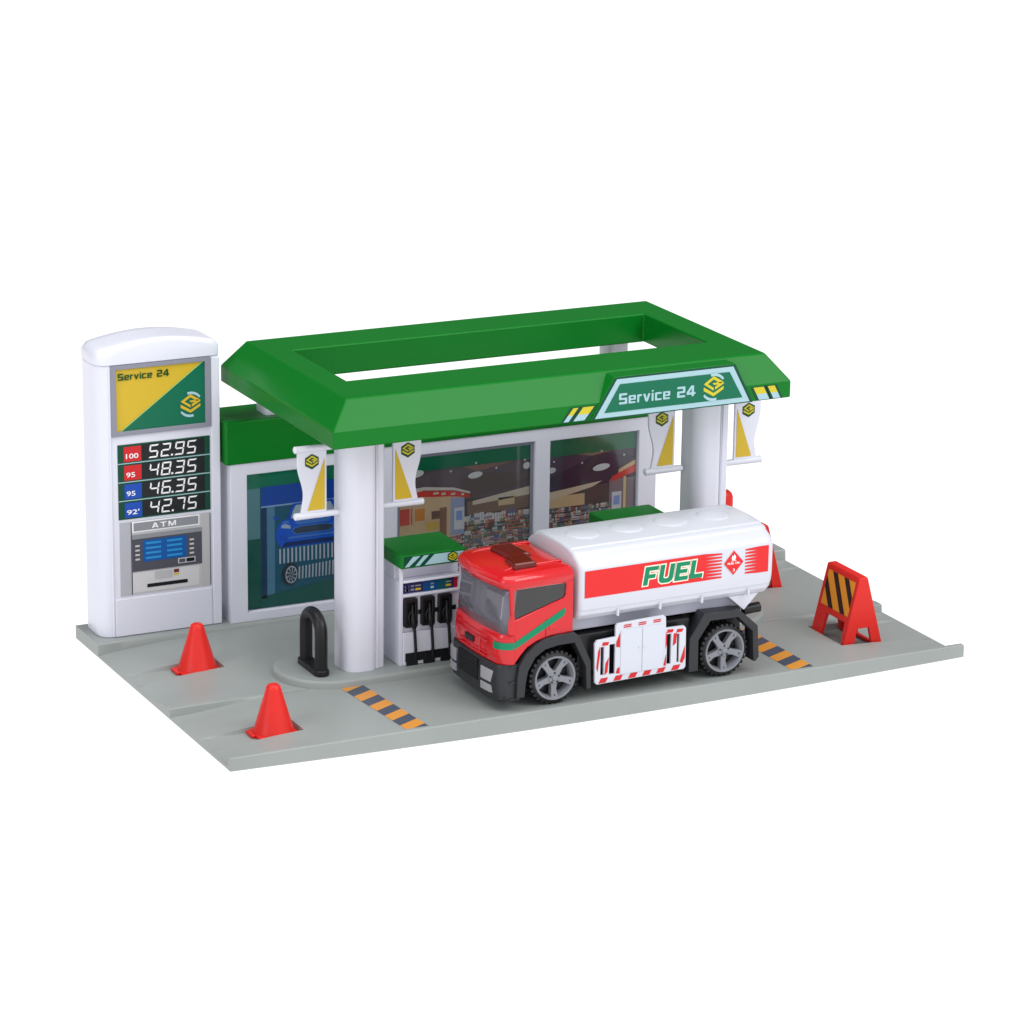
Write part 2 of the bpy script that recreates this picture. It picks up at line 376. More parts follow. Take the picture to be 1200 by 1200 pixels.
def base_plate():
    t = thing('base_plate', 'grey moulded plastic forecourt base with stepped edges and striped road markings', 'base', (17, 9, 0))
    xs = set([0, 0.03, W-0.03, W]); k = 0
    x = 0.3
    while x < W: xs.add(round(x, 3)); x += 0.33
    ys = set([0, 0.02, 0.07, 0.26, 0.30, YS-0.02, YS+0.02, YS+0.08, YK-0.02, YK+0.02, YK+0.07, D])
    y = 0.5
    while y < D: ys.add(round(y, 3)); y += 0.33
    for a, b, c, d in POCK:
        for v in (a, b):
            if 0 < v < W: xs |= {v-0.02, v+0.02}
        for v in (c, d): ys |= {v-0.02, v+0.02}
    xs = sorted(xs); ys = sorted(ys)
    def clean(L):
        o = [L[0]]
        for v in L[1:]:
            if v-o[-1] > 0.012: o.append(v)
        return o
    xs, ys = clean(xs), clean(ys); nx, ny = len(xs), len(ys)
    mb = MB(); vs = [(x, y, hgt(x, y)) for y in ys for x in xs]
    fs = [(j*nx+i, j*nx+i+1, (j+1)*nx+i+1, (j+1)*nx+i) for j in range(ny-1) for i in range(nx-1)]
    # skirt, its lower edge bowed a little as the moulding is
    def zb(x, y):
        bow = -0.24*math.sin(math.pi*x/W)
        return bow*(1-y/D*0.9)-0.01
    per = [(i, 0) for i in range(nx)]+[(nx-1, j) for j in range(1, ny)]+[(i, ny-1) for i in range(nx-2, -1, -1)]+[(0, j) for j in range(ny-2, 0, -1)]
    b0 = len(vs)
    for i, j in per: vs.append((xs[i], ys[j], zb(xs[i], ys[j])))
    n = len(per)
    for q in range(n):
        i, j = per[q]; i2, j2 = per[(q+1) % n]
        fs.append((b0+q, b0+(q+1) % n, j2*nx+i2, j*nx+i))
    def bi(i, j):
        if j == 0: return b0+i
        if i == nx-1: return b0+nx-1+j
        if j == ny-1: return b0+nx-1+ny-1+(nx-1-i)
        return b0+nx-1+ny-1+nx-1+(ny-1-j)
    for i in range(nx-1): fs.append((bi(i, 0), bi(i, ny-1), bi(i+1, ny-1), bi(i+1, 0)))
    mb.add(vs, fs, M_GREY)
    body = mb.build('plate', t, angle=38, flip=False)
    # pump island
    mb = MB(); out = rrect(5.40, 28.5, 6.05, 10.5, 2.2, 12)
    rings = []
    for d, z in ((0, 0.1), (0, 0.64), (0.03, 0.70), (0.10, 0.745), (0.2, 0.75)):
        rings.append([(x, y, z) for x, y in inset(out, d)])
    mb.loft(rings, M_GREY); mb.build('island', t, angle=50)
    # painted stripes
    def stripes(bl, br, tl, tr, n, first, sl):
        mb = MB(); zz = LVL+0.012
        def pt(u, v):
            ax = bl[0]+(tl[0]-bl[0])*v; ay = bl[1]+(tl[1]-bl[1])*v
            bx = br[0]+(tr[0]-br[0])*v; by = br[1]+(tr[1]-br[1])*v
            return ax+(bx-ax)*u, ay+(by-ay)*u
        for k in range(-2, n+2):
            pts = []
            for u, vv in ((0, k), (1, k+sl), (1, k+1+sl), (0, k+1)):
                pts.append((u, vv/n))
            # clip to 0..1
            def clip(P, f):
                o = []
                for i in range(len(P)):
                    a, b = P[i-1], P[i]; fa, fb = f(a), f(b)
                    if (fa >= 0) != (fb >= 0):
                        q = fa/(fa-fb); o.append((a[0]+(b[0]-a[0])*q, a[1]+(b[1]-a[1])*q))
                    if fb >= 0: o.append(b)
                return o
            pts = clip(pts, lambda p: p[1]); pts = clip(pts, lambda p: 1-p[1])
            if len(pts) < 3: continue
            mb.add([(*pt(*p), zz) for p in pts], [tuple(range(len(pts)))], P_ORG if (k+first) % 2 else P_NAVY)
        mb.build('hazard_stripe', t, smooth=False)
    stripes((7.78, 0.34), (8.78, 0.34), (7.35, 6.25), (8.35, 6.25), 9, 1, 0.75)
    stripes((25.65, 0.34), (26.75, 0.34), (25.60, 6.25), (26.70, 6.25), 9, 1, 0.75)
base_plate()

# ================================================================== PRICE TOTEM
def totem():
    t = thing('price_sign', 'tall white roadside price sign with fuel prices and a cash machine, left of the shop', 'price sign', (3.2, 16.8, KERB))
    X0, X1, Y0, Y1 = 0.37, 5.93, 15.70, 17.85
    mb = MB(); out = rrect(X0, X1, Y0, Y1, (0.62, 0.25, 0.3, 0.5), 8)
    mb.prism(out, KERB, 12.60, M_WHITE)
    mb.build('body', t, bevel=0.05)
    # raised pilasters and lower panel on the front face
    mb = MB()
    mb.box(1.02, 5.46, Y0-0.06, Y0+0.05, KERB+0.02, 2.28, M_WHITE)
    mb.build('lower_panel', t, bevel=0.04)
    mb = MB()
    mb.box(5.50, 5.90, Y0-0.07, Y0+0.02, KERB+0.02, 12.55, M_WHITE)
    mb.box(0.90, 1.00, Y0-0.05, Y0+0.05, KERB+0.02, 12.55, M_WHITE)
    mb.build('edge_trim', t, bevel=0.045)
    # cap: arched top
    mb = MB(); rings = []
    N = 28
    def prof(ins_, iL=0, iR=0):
        P = []
        xa, xb = X0-0.02+iL+ins_*0.5, X1+0.02-iR-ins_*0.5
        P.append((xa, 12.62)); 
        for k in range(N+1):
            u = k/N; x = xa+(xb-xa)*u
            z = 13.22+0.40*math.sin(math.pi*min(1, max(0, u)))**0.9
            e = min(u, 1-u)*(xb-xa)
            if e < 0.35: z -= 0.20*(1-math.sqrt(max(0, 1-(1-e/0.35)**2)))
            P.append((x, z-ins_))
        P.append((xb, 12.62)); return P
    cr = lambda r_, dy: r_-math.sqrt(max(0, r_*r_-max(0, r_-dy)**2)) if dy < r_ else 0
    for dy, i_ in ((0.0, 0.16), (0.03, 0.08), (0.10, 0.02), (0.2, 0.0), (0.35, 0), (0.62, 0), (1.6, 0), (2.0, 0.0), (2.14, 0.05), (2.2, 0.15)):
        back = max(0, dy-1.85)
        rings.append([(x, Y0-0.06+dy, z) for x, z in prof(i_, cr(0.62, dy)+back*0.4, cr(0.26, dy)+back*0.3)])
    mb.loft(rings, M_WHITE); mb.build('cap', t, angle=45)
    # brand panel
    d = Dec((1.0, Y0-0.01, 9.52), (1, 0, 0), (0, 0, 1))
    mb = MB(); fr = curve_mesh([[(0, 0), (4.46, 0), (4.46, 3.05), (0, 3.05)], [(0.20, 0.17), (4.24, 0.17), (4.24, 2.90), (0.20, 2.90)]], extrude=0.05, bevel=0.012)
    dd = Dec((1.0, Y0-0.05, 9.52), (1, 0, 0), (0, 0, 1)); dd.mesh(mb, fr, P_GFRAME, 0, d=1)
    bf = mb.build('brand_panel', t)
    w0, w1, h0, h1 = 0.20, 4.24, 0.17, 2.90
    mb = MB(); d.rect(mb, w0, w1, h0, h1, P_YEL, 1)
    d.poly(mb, [(w0+0.22, h0), (w1, h0), (w1, h1-0.02), (w1-0.05, h1)], P_GRN, 2)
    d.poly(mb, [(w0+0.17, h0), (w0+0.24, h0), (w1-0.03, h1), (w1-0.10, h1)], pm('pale_green_print', 160, 200, 120), 3)
    mb.build('print', bf, smooth=False)
    mb = MB(); d.mesh(mb, wide_text('Service 24'), P_INK, 4, (w0+0.12, w0+2.42, h1-0.50, h1-0.20))
    mb.build('lettering', bf, smooth=False)
    mb = MB(); d.emblem(mb, w0+3.36, h0+0.88, 0.56, P_YEL, 4, arcs=P_ICE); mb.build('emblem', bf, smooth=False)
    # price board
    d = Dec((1.25, Y0-0.02, 5.80), (1, 0, 0), (0, 0, 1)); Wb, Hb = 4.18, 3.30
    mb = MB(); mb.box(1.25, 1.25+Wb, Y0-0.03, Y0+0.02, 5.80, 9.10, P_DGRN)
    pb = mb.build('price_board', t)
    rh = Hb/4; d = Dec((1.25, Y0-0.03, 5.80), (1, 0, 0), (0, 0, 1))
    rows = [('100', '52.95', P_RED), ('95', '48.35', P_RED), ('95', '46.35', P_BLU), ("92'", '42.75', P_BLU)]
    for k, (g, pr, cm) in enumerate(rows):
        b = Hb-(k+1)*rh; mb = MB()
        if k < 3: d.rect(mb, 0, Wb, b-0.02, b+0.02, P_ICE, 1)
        d.rect(mb, 0.27, 1.05, b+0.07, b+rh-0.10, cm, 1)
        d.rect(mb, 1.08, 3.93, b+0.07, b+rh-0.06, P_BLK, 1)
        row = mb.build('price_row', pb, smooth=False)
        mb = MB()
        wt = 0.56 if len(g) > 2 else 0.40
        d.text(mb, g, (0.36, 0.36+wt, b+0.20, b+0.42), P_WHT, 2, bold=0.012)
        seven(d, mb, pr, 1.36, b+0.13, 0.58, 0.42, 0.13, 0.068, P_WHT, 2, slant=0.16)
        mb.build('price_digits', pb, smooth=False)
    # cash machine
    mb = MB(); x0, x1, z0, z1 = 1.27, 5.42, 2.38, 5.68
    mb.box(x0, x1, Y0-0.03, Y0+0.02, z0, z1, P_LG); am = mb.build('cash_machine', t)
    d = Dec((x0, Y0-0.03, z0), (1, 0, 0), (0, 0, 1)); w, h = x1-x0, z1-z0
    mb = MB()
    d.rect(mb, 0.02, 0.50, 0.03, h-0.03, pm('fog_print', 178, 178, 186), 1); d.rect(mb, w-0.42, w-0.04, 0.03, h-0.03, pm('warm_grey_print', 186, 184, 186), 1)
    d.rect(mb, w-0.05, w-0.01, 0.03, h-0.03, P_DG, 2); d.rect(mb, 0.50, 0.54, 0.03, h-0.03, P_DG, 2)
    d.rect(mb, 0.55, w-0.52, h-0.50, h-0.02, P_WHT, 2); d.rect(mb, 0.62, w-0.58, h-0.44, h-0.08, P_MG, 3)
    d.rect(mb, 0.55, w-0.42, 1.05, h-0.62, P_DG, 2); d.rect(mb, 0.55, w-0.42, h-0.80, h-0.62, P_MG, 3)
    d.rect(mb, 0.55, w-0.55, 0.10, 1.00, pm('pale_silver_print', 206, 204, 206), 2)
    d.rect(mb, 1.20, 3.05, 0.28, 0.44, P_BLK, 3); d.rect(mb, 1.55, 2.35, 0.60, 0.95, pm('silver_print', 182, 182, 186), 3)
    d.rect(mb, 2.42, 2.66, 0.80, 0.95, pm('maroon_print', 120, 40, 48), 3); d.rect(mb, 2.42, 2.66, 0.68, 0.76, P_YEL2, 3)
    d.rect(mb, 2.62, 3.42, 1.18, 1.42, P_LG, 3); d.rect(mb, 2.67, 2.95, 1.22, 1.38, P_DG, 4); d.rect(mb, 3.0, 3.37, 1.22, 1.38, P_BLK, 4)
    for k in range(4):
        for a in (0.68, 3.16):
            d.rect(mb, a, a+0.20, 1.55+k*0.20, 1.63+k*0.20, P_LG, 3)
    mb.build('print', am, smooth=False)
    mb = MB(); d.rect(mb, 1.02, 3.02, 1.45, 2.42, P_SCR, 3)
    for k in range(4):
        d.rect(mb, 1.15, 1.85, 1.56+k*0.22, 1.66+k*0.22, P_SCRL, 4); d.rect(mb, 2.12, 2.82, 1.56+k*0.22, 1.66+k*0.22, P_SCRL, 4)
    mb.build('screen', am, smooth=False)
    mb = MB(); d.mesh(mb, wide_text('ATM', 0.25), P_WHT, 4, (1.45, 2.55, h-0.38, h-0.15)); mb.build('lettering', am, smooth=False)
totem()

# ================================================================== SHOP
def products(d, mb, a0, a1, b0, b1, rows, l, pal, cw=0.09):
    rh = (b1-b0)/rows
    for r in range(rows):
        a = a0; b = b0+r*rh
        while a < a1-0.01:
            w0 = cw*random.uniform(0.5, 1.5); hh = rh*random.uniform(0.62, 0.94); mt = random.choice(pal); cap_ = random.choice(pal)
            for _ in range(random.randint(1, 3)):
                w = min(w0, a1-a)
                if w < 0.01: break
                d.rect(mb, a, a+w*0.86, b+rh*0.04, b+rh*0.05+hh, mt, l)
                if w > 0.05: d.rect(mb, a+w*0.12, a+w*0.72, b+rh*0.22, b+rh*0.22+hh*0.30, cap_, l+0.5)
                a += w
PAL = [pm('goods_%s' % n, *[min(250, (v*0.72+sum(c)/3*0.28)*1.12+44) for v in c], 0.4) for n, c in dict(cream=(205, 195, 170), blue=(70, 90, 140), red=(160, 60, 50), ochre=(170, 130, 60), white=(215, 215, 215), teal=(60, 105, 120), brown=(92, 66, 52), slate=(60, 66, 84), green=(80, 110, 70), pink=(190, 120, 110)).items()]
def shop():
    t = thing('shop_building', 'low white shop with three picture windows and a green roof band, behind the pumps', 'shop', (16.7, 16.7, KERB))
    X0, X1, Y0, Y1, Z0, Z1 = 6.26, 27.12, 15.40, 17.85, KERB, 7.9
    wins = [(7.02, 12.75, 0.98, 7.22), (14.15, 20.92, 0.98, 7.20), (21.68, 26.20, 0.98, 7.14)]
    mb = MB()
    vf = curve_mesh([[(X0, Z0), (X1, Z0), (X1, Z1), (X0, Z1)]]+[[(a, c), (b, c), (b, e), (a, e)] for a, b, c, e in wins], extrude=0.14, bevel=0.03, offset=-0.03)
    Dec((0, Y0+0.17, 0), (1, 0, 0), (0, 0, 1)).mesh(mb, vf, M_WHITE, 0, d=1)
    mb.box(X0, X0+0.3, Y0+0.34, Y1, Z0, Z1, M_WHITE); mb.box(X1-0.3, X1, Y0+0.34, Y1, Z0, Z1, M_WHITE)
    mb.box(X0+0.3, X1-0.3, Y1-0.3, Y1, Z0, Z1, M_WHITE)
    mb.build('wall', t, angle=40)
    mb = MB(); mb.box(X0-0.25, X1+0.25, Y0-0.10, Y1+0.05, 7.74, 9.68, M_GREEN)
    mb.build('roof', t, bevel=0.10, seg=3)
    for (px0, px1, py0, py1) in ((8.05, 9.45, 15.75, 16.95), (24.8, 25.78, 15.75, 16.95)):
        mb = MB(); mb.prism(rrect(px0, px1, py0, py1, 0.2, 4), 9.68, 11.35, M_WHITE)
        mb.build('roof_strut', t)
    # windows: frame, printed picture, clear pane
    for k, (a, b, c, e) in enumerate(wins):
        mb = MB(); fw = 0.17 if k == 1 else 0.05
        vf = curve_mesh([[(a, c), (b, c), (b, e), (a, e)], [(a+fw, c+fw), (b-fw, c+fw), (b-fw, e-fw), (a+fw, e-fw)]], extrude=0.03)
        Dec((0, Y0+0.19, 0), (1, 0, 0), (0, 0, 1)).mesh(mb, vf, P_GFRAME if k == 1 else M_WHITE, 0, d=1)
        f = mb.build('window', t)
        A, B, Cc, E_ = a+0.02, b-0.02, c+0.02, e-0.02; w = B-A; h = E_-Cc
        d = Dec((A, Y0+0.27, Cc), (1, 0, 0), (0, 0, 1), 0.008); mb = MB()
        mb.box(A, B, Y0+0.27, Y0+0.33, Cc, E_, P_DG)
        def q(n, r, g, bb):
            f_ = min(1.6 if k == 0 else 1.85, 236/max(r, g, bb)); return pm(n, *[c*f_+10 for c in (r, g, bb)], 0.35)
        if k == 0:
            d.rect(mb, 0, w, 0, h, q('bottle_green_print', 0, 62, 52), 1)
            d.rect(mb, 0, w, h-0.72, h, q('pine_green_print', 0, 84, 60), 2)
            d.rect(mb, 0, 0.68, h-3.0, h-0.72, q('grey_teal_print', 62, 98, 102), 2)
            d.rect(mb, 0.72, w, 0.45, h-0.68, q('deep_teal_print', 18, 66, 82), 3)
            d.rect(mb, 0.72, w, h-1.55, h-0.68, q('royal_blue_print', 10, 52, 118), 4)
            d.rect(mb, 0.72, w, h-1.62, h-1.55, q('steel_line_print', 120, 150, 180), 4)
            d.rect(mb, 0.85, 1.35, 0.45, h-1.62, q('pillar_teal_print', 58, 96, 116), 4)
            d.rect(mb, 0.72, 0.98, 0.45, h-1.62, q('ink_blue_print', 8, 40, 66), 5)
            d.poly(mb, [(0.72, 0.0), (w, 0.0), (w, 1.15), (0.72, 0.55)], q('floor_teal_print', 6, 66, 60), 5)
            # lift rails and grilles under the car
            stl = q('steel_print', 168, 178, 186)
            for i in range(22):
                x = 1.55+i*0.19
                if x < w-0.1: d.rect(mb, x, x+0.08, 1.95, 2.62, stl, 6)
            for i in range(14):
                x = 2.45+i*0.16; d.poly(mb, [(x, 1.15), (x+0.07, 1.15), (x+0.09, 1.72+0.01*i), (x+0.02, 1.72+0.01*i)], stl, 6)
            # generic blue coupe, front view, raised on the lift
            cx = 3.15; bl = q('car_blue_print', 16, 78, 176); dk = q('car_shadow_print', 8, 34, 76); hi = q('car_light_blue_print', 66, 128, 205); lo = q('car_mid_blue_print', 12, 58, 140)
            def cp(pts, mt, l, both=True):
                Q_ = [(cx+a, 2.70+b) for a, b in pts]; d.poly(mb, Q_, mt, l)
            def cs(pts, mt, l):
                for sg in (1, -1): d.poly(mb, [(cx+sg*a, 2.70+b) for a, b in (pts if sg == 1 else pts[::-1])], mt, l)
            cp([(-1.55, 0.02), (-1.20, -0.06), (1.20, -0.06), (1.55, 0.02), (1.72, 0.30), (1.76, 0.62), (1.70, 0.92), (1.52, 1.14), (1.30, 1.24), (0.9, 1.30), (-0.9, 1.30), (-1.30, 1.24), (-1.52, 1.14), (-1.70, 0.92), (-1.76, 0.62), (-1.72, 0.30)], bl, 7)
            cp([(-1.22, 1.24), (1.22, 1.24), (1.10, 1.62), (0.92, 1.92), (-0.92, 1.92), (-1.10, 1.62)], lo, 7)
            cp([(-1.05, 1.26), (1.05, 1.26), (0.95, 1.60), (0.82, 1.84), (-0.82, 1.84), (-0.95, 1.60)], q('windscreen_print', 120, 136, 140), 8)
            cp([(-1.50, 0.0), (1.50, 0.0), (1.32, 0.20), (-1.32, 0.20)], dk, 8)
            cp([(-1.20, 0.34), (1.20, 0.34), (1.12, 0.44), (-1.12, 0.44)], hi, 8)
            cp([(-0.82, 0.50), (0.82, 0.50), (1.02, 0.66), (0.92, 0.82), (0.5, 0.88), (-0.5, 0.88), (-0.92, 0.82), (-1.02, 0.66)], hi, 8)
            cp([(-0.80, 0.54), (0.80, 0.54), (0.96, 0.67), (0.88, 0.78), (0.5, 0.84), (-0.5, 0.84), (-0.88, 0.78), (-0.96, 0.67)], q('car_grille_print', 40, 54, 66), 9)
            cp([(-0.7, 0.94), (0.7, 0.94), (0.9, 1.06), (0.6, 1.20), (-0.6, 1.20), (-0.9, 1.06)], hi, 8)
            cs([(1.06, 0.80), (1.52, 0.88), (1.50, 1.00), (1.30, 1.04), (1.08, 0.94)], q('car_lamp_print', 120, 140, 152), 9)
            cs([(1.12, 1.06), (1.50, 1.06), (1.40, 1.16), (1.18, 1.18)], hi, 9)
            cs([(1.20, 0.22), (1.56, 0.30), (1.60, 0.62), (1.44, 0.50), (1.22, 0.44)], lo, 8)
            cs([(0.22, 1.22), (0.52, 1.30), (0.66, 1.20), (0.58, 1.10), (0.46, 1.18), (0.30, 1.16)], dk, 10)
            cs([(0.05, 1.16), (0.18, 1.18), (0.16, 1.12), (0.05, 1.10)], dk, 10)
            cs([(1.62, 1.26), (1.86, 1.30), (1.86, 1.44), (1.66, 1.42)], lo, 8)
            for wx in (2.05, 4.6):
                d.ell(mb, wx, 1.42, 0.40, 0.52, q('tyre_print', 30, 40, 46), 8)
                d.ell(mb, wx+0.06, 1.40, 0.28, 0.40, stl, 9); d.ell(mb, wx+0.06, 1.40, 0.24, 0.35, q('wheel_dark_print', 40, 50, 58), 10)
                for i in range(9):
                    an = i*2*math.pi/9; d.poly(mb, [(wx+0.06+0.04*math.sin(an), 1.4-0.04*math.cos(an)), (wx+0.06+0.25*math.cos(an-0.09), 1.4+0.36*math.sin(an-0.09)), (wx+0.06+0.25*math.cos(an+0.09), 1.4+0.36*math.sin(an+0.09))], stl, 11)
        else:
            ceil = q('ceiling_brown_print', 60, 54, 56) if k == 1 else q('ceiling_plum_print', 46, 38, 50)
            d.rect(mb, 0, w, 0, h, q('shelf_dark_print', 52, 46, 44), 1)
            d.rect(mb, 0, w, h*0.62, h, ceil, 2)
            cream = q('cream_wall_print', 168, 148, 116); wht = q('lamp_white_print', 226, 230, 228)
            if k == 1:
                d.poly(mb, [(w*0.55, h*0.62), (w, h*0.70), (w, h*0.76), (w*0.7, h*0.80), (w*0.45, h*0.78)], q('ceiling_umber_print', 60, 52, 50), 3)
                d.poly(mb, [(w*0.45, h*0.88), (w*0.75, h*0.90), (w*0.85, h*0.86), (w*0.6, h*0.82)], q('ceiling_tan_print', 84, 66, 58), 3)
                d.poly(mb, [(0, h*0.30), (w*0.48, h*0.30), (w*0.48, h*0.66), (w*0.3, h*0.71), (0, h*0.74)], cream, 3)
                d.poly(mb, [(0, h*0.70), (w*0.20, h*0.72), (w*0.42, h*0.695), (w*0.54, h*0.655), (w*0.54, h*0.63), (w*0.4, h*0.655), (w*0.2, h*0.675), (0, h*0.66)], q('sign_red_print', 178, 52, 42), 5)
                d.poly(mb, [(0, h*0.735), (w*0.2, h*0.75), (w*0.42, h*0.72), (w*0.54, h*0.675), (w*0.54, h*0.66), (w*0.42, h*0.70), (w*0.2, h*0.725), (0, h*0.705)], q('soffit_print', 205, 198, 188), 6)
                for i, (u0, u1) in enumerate(((0.27, 0.31), (0.33, 0.36), (0.40, 0.43), (0.475, 0.495))):
                    d.rect(mb, w*u0, w*u1, h*(0.685-0.01*i), h*(0.70-0.01*i), P_CREAM, 7)
                d.rect(mb, w*0.40, w*0.50, h*0.36, h*0.64, q('column_print', 92, 100, 118), 4)
                d.rect(mb, w*0.425, w*0.50, h*0.40, h*0.565, wht, 5)
                d.rect(mb, w*0.44, w*0.485, h*0.47, h*0.54, q('poster_blue_print', 120, 140, 190), 6)
                for (u, vv, ww, hh, cc) in ((0.03, 0.48, 0.09, 0.12, 'poster_red'), (0.14, 0.50, 0.07, 0.09, 'poster_orange'), (0.26, 0.50, 0.06, 0.06, 'poster_dark'), (0.32, 0.36, 0.05, 0.22, 'door_brown'), (0.22, 0.42, 0.09, 0.06, 'counter_gold')):
                    c_ = dict(poster_red=(190, 80, 70), poster_orange=(206, 140, 70), poster_dark=(70, 56, 50), door_brown=(84, 62, 48), counter_gold=(190, 160, 80))[cc]
                    d.rect(mb, w*u, w*(u+ww), h*vv, h*(vv+hh), q(cc+'_print', *c_), 5)
                for u in (0.10, 0.21, 0.385): d.rect(mb, w*u, w*u+0.05, h*0.34, h*0.66, q('mullion_print', 206, 190, 160), 6)
                d.poly(mb, [(w*0.56, h*0.60), (w, h*0.665), (w, h*0.60), (w*0.56, h*0.57)], q('beam_print', 178, 168, 150), 5)
                d.rect(mb, w*0.52, w, h*0.50, h*0.60, q('fascia_brown_print', 80, 66, 56), 4)
                d.rect(mb, w*0.75, w*0.87, h*0.54, h*0.60, q('fascia_sand_print', 186, 166, 130), 5)
                products(d, mb, w*0.50, w-0.02, h*0.44, h*0.51, 1, 6, PAL[:5], 0.10)
                products(d, mb, w*0.02, w-0.02, h*0.02, h*0.36, 10, 6, PAL, 0.09)
                products(d, mb, w*0.50, w-0.02, h*0.28, h*0.455, 5, 7, PAL, 0.065)
                for r_ in range(6): d.rect(mb, w*0.80, w*0.95, h*(0.30+0.028*r_), h*(0.307+0.028*r_), q('shelf_rust_print', 150, 84, 60), 8)
                lights = ((0.14, 0.855, 0.40, 0.17), (0.575, 0.795, 0.36, 0.15), (0.955, 0.82, 0.18, 0.16))
                dots = ((0.395, 0.845), (0.58, 0.885), (0.73, 0.83), (0.94, 0.865))
            else:
                d.poly(mb, [(0, h*0.70), (w*0.6, h*0.86), (w, h*0.80), (w, h*0.62), (0, h*0.60)], q('ceiling_black_print', 34, 28, 40), 3)
                d.poly(mb, [(w*0.2, h*0.88), (w*0.6, h*0.895), (w*0.8, h*0.87), (w*0.5, h*0.84)], q('ceiling_tan_print', 88, 68, 58), 4)
                d.poly(mb, [(0.02, h*0.595), (w*0.62, h*0.64), (w*0.5, h*0.60), (0.02, h*0.53)], q('beam_print', 150, 138, 118), 5)
                d.rect(mb, 0.02, w*0.42, h*0.47, h*0.56, q('fascia_sand_print', 140, 122, 92), 4)
                d.poly(mb, [(w*0.72, h*0.66), (w, h*0.74), (w, h*0.68), (w*0.72, h*0.62)], q('sign_red_print', 180, 50, 44), 6)
                d.poly(mb, [(w*0.80, h*0.71), (w, h*0.775), (w, h*0.735), (w*0.80, h*0.68)], q('soffit_print', 196, 170, 130), 5)
                d.rect(mb, w*0.70, w, h*0.36, h*0.64, q('column_print', 80, 72, 74), 4)
                d.rect(mb, w*0.86, w*0.89, h*0.36, h*0.66, q('mullion_print', 180, 160, 120), 6)
                d.rect(mb, w*0.73, w*0.84, h*0.40, h*0.54, wht, 6)
                d.rect(mb, w*0.75, w*0.82, h*0.44, h*0.51, q('poster_blue_print', 130, 150, 200), 7)
                products(d, mb, 0.03, w*0.72, h*0.25, h*0.47, 6, 6, PAL, 0.06)
                products(d, mb, 0.03, w-0.03, h*0.02, h*0.25, 6, 5, PAL, 0.11)
                lights = ((0.03, 0.765, 0.24, 0.14), (0.60, 0.745, 0.44, 0.16))
                dots = ((0.06, 0.83), (0.38, 0.795), (0.60, 0.87), (0.86, 0.82))
            d.rect(mb, 0, w, h*(0.87 if k == 1 else 0.865), h, q('pine_green_print', 0, 66, 44), 8)
            for u, vv, ra, rb in lights: d.ell(mb, w*u, h*vv, ra, rb, wht, 9, rot=0.10)
            for u, vv in dots: d.ell(mb, w*u, h*vv, 0.055, 0.05, wht, 9, n=8)
        mb.build('picture', f, smooth=False)
        mb = MB(); mb.box(a+fw, b-fw, Y0+0.14, Y0+0.16, c+fw, e-fw, M_PANE); mb.build('pane', f, smooth=False)
shop()

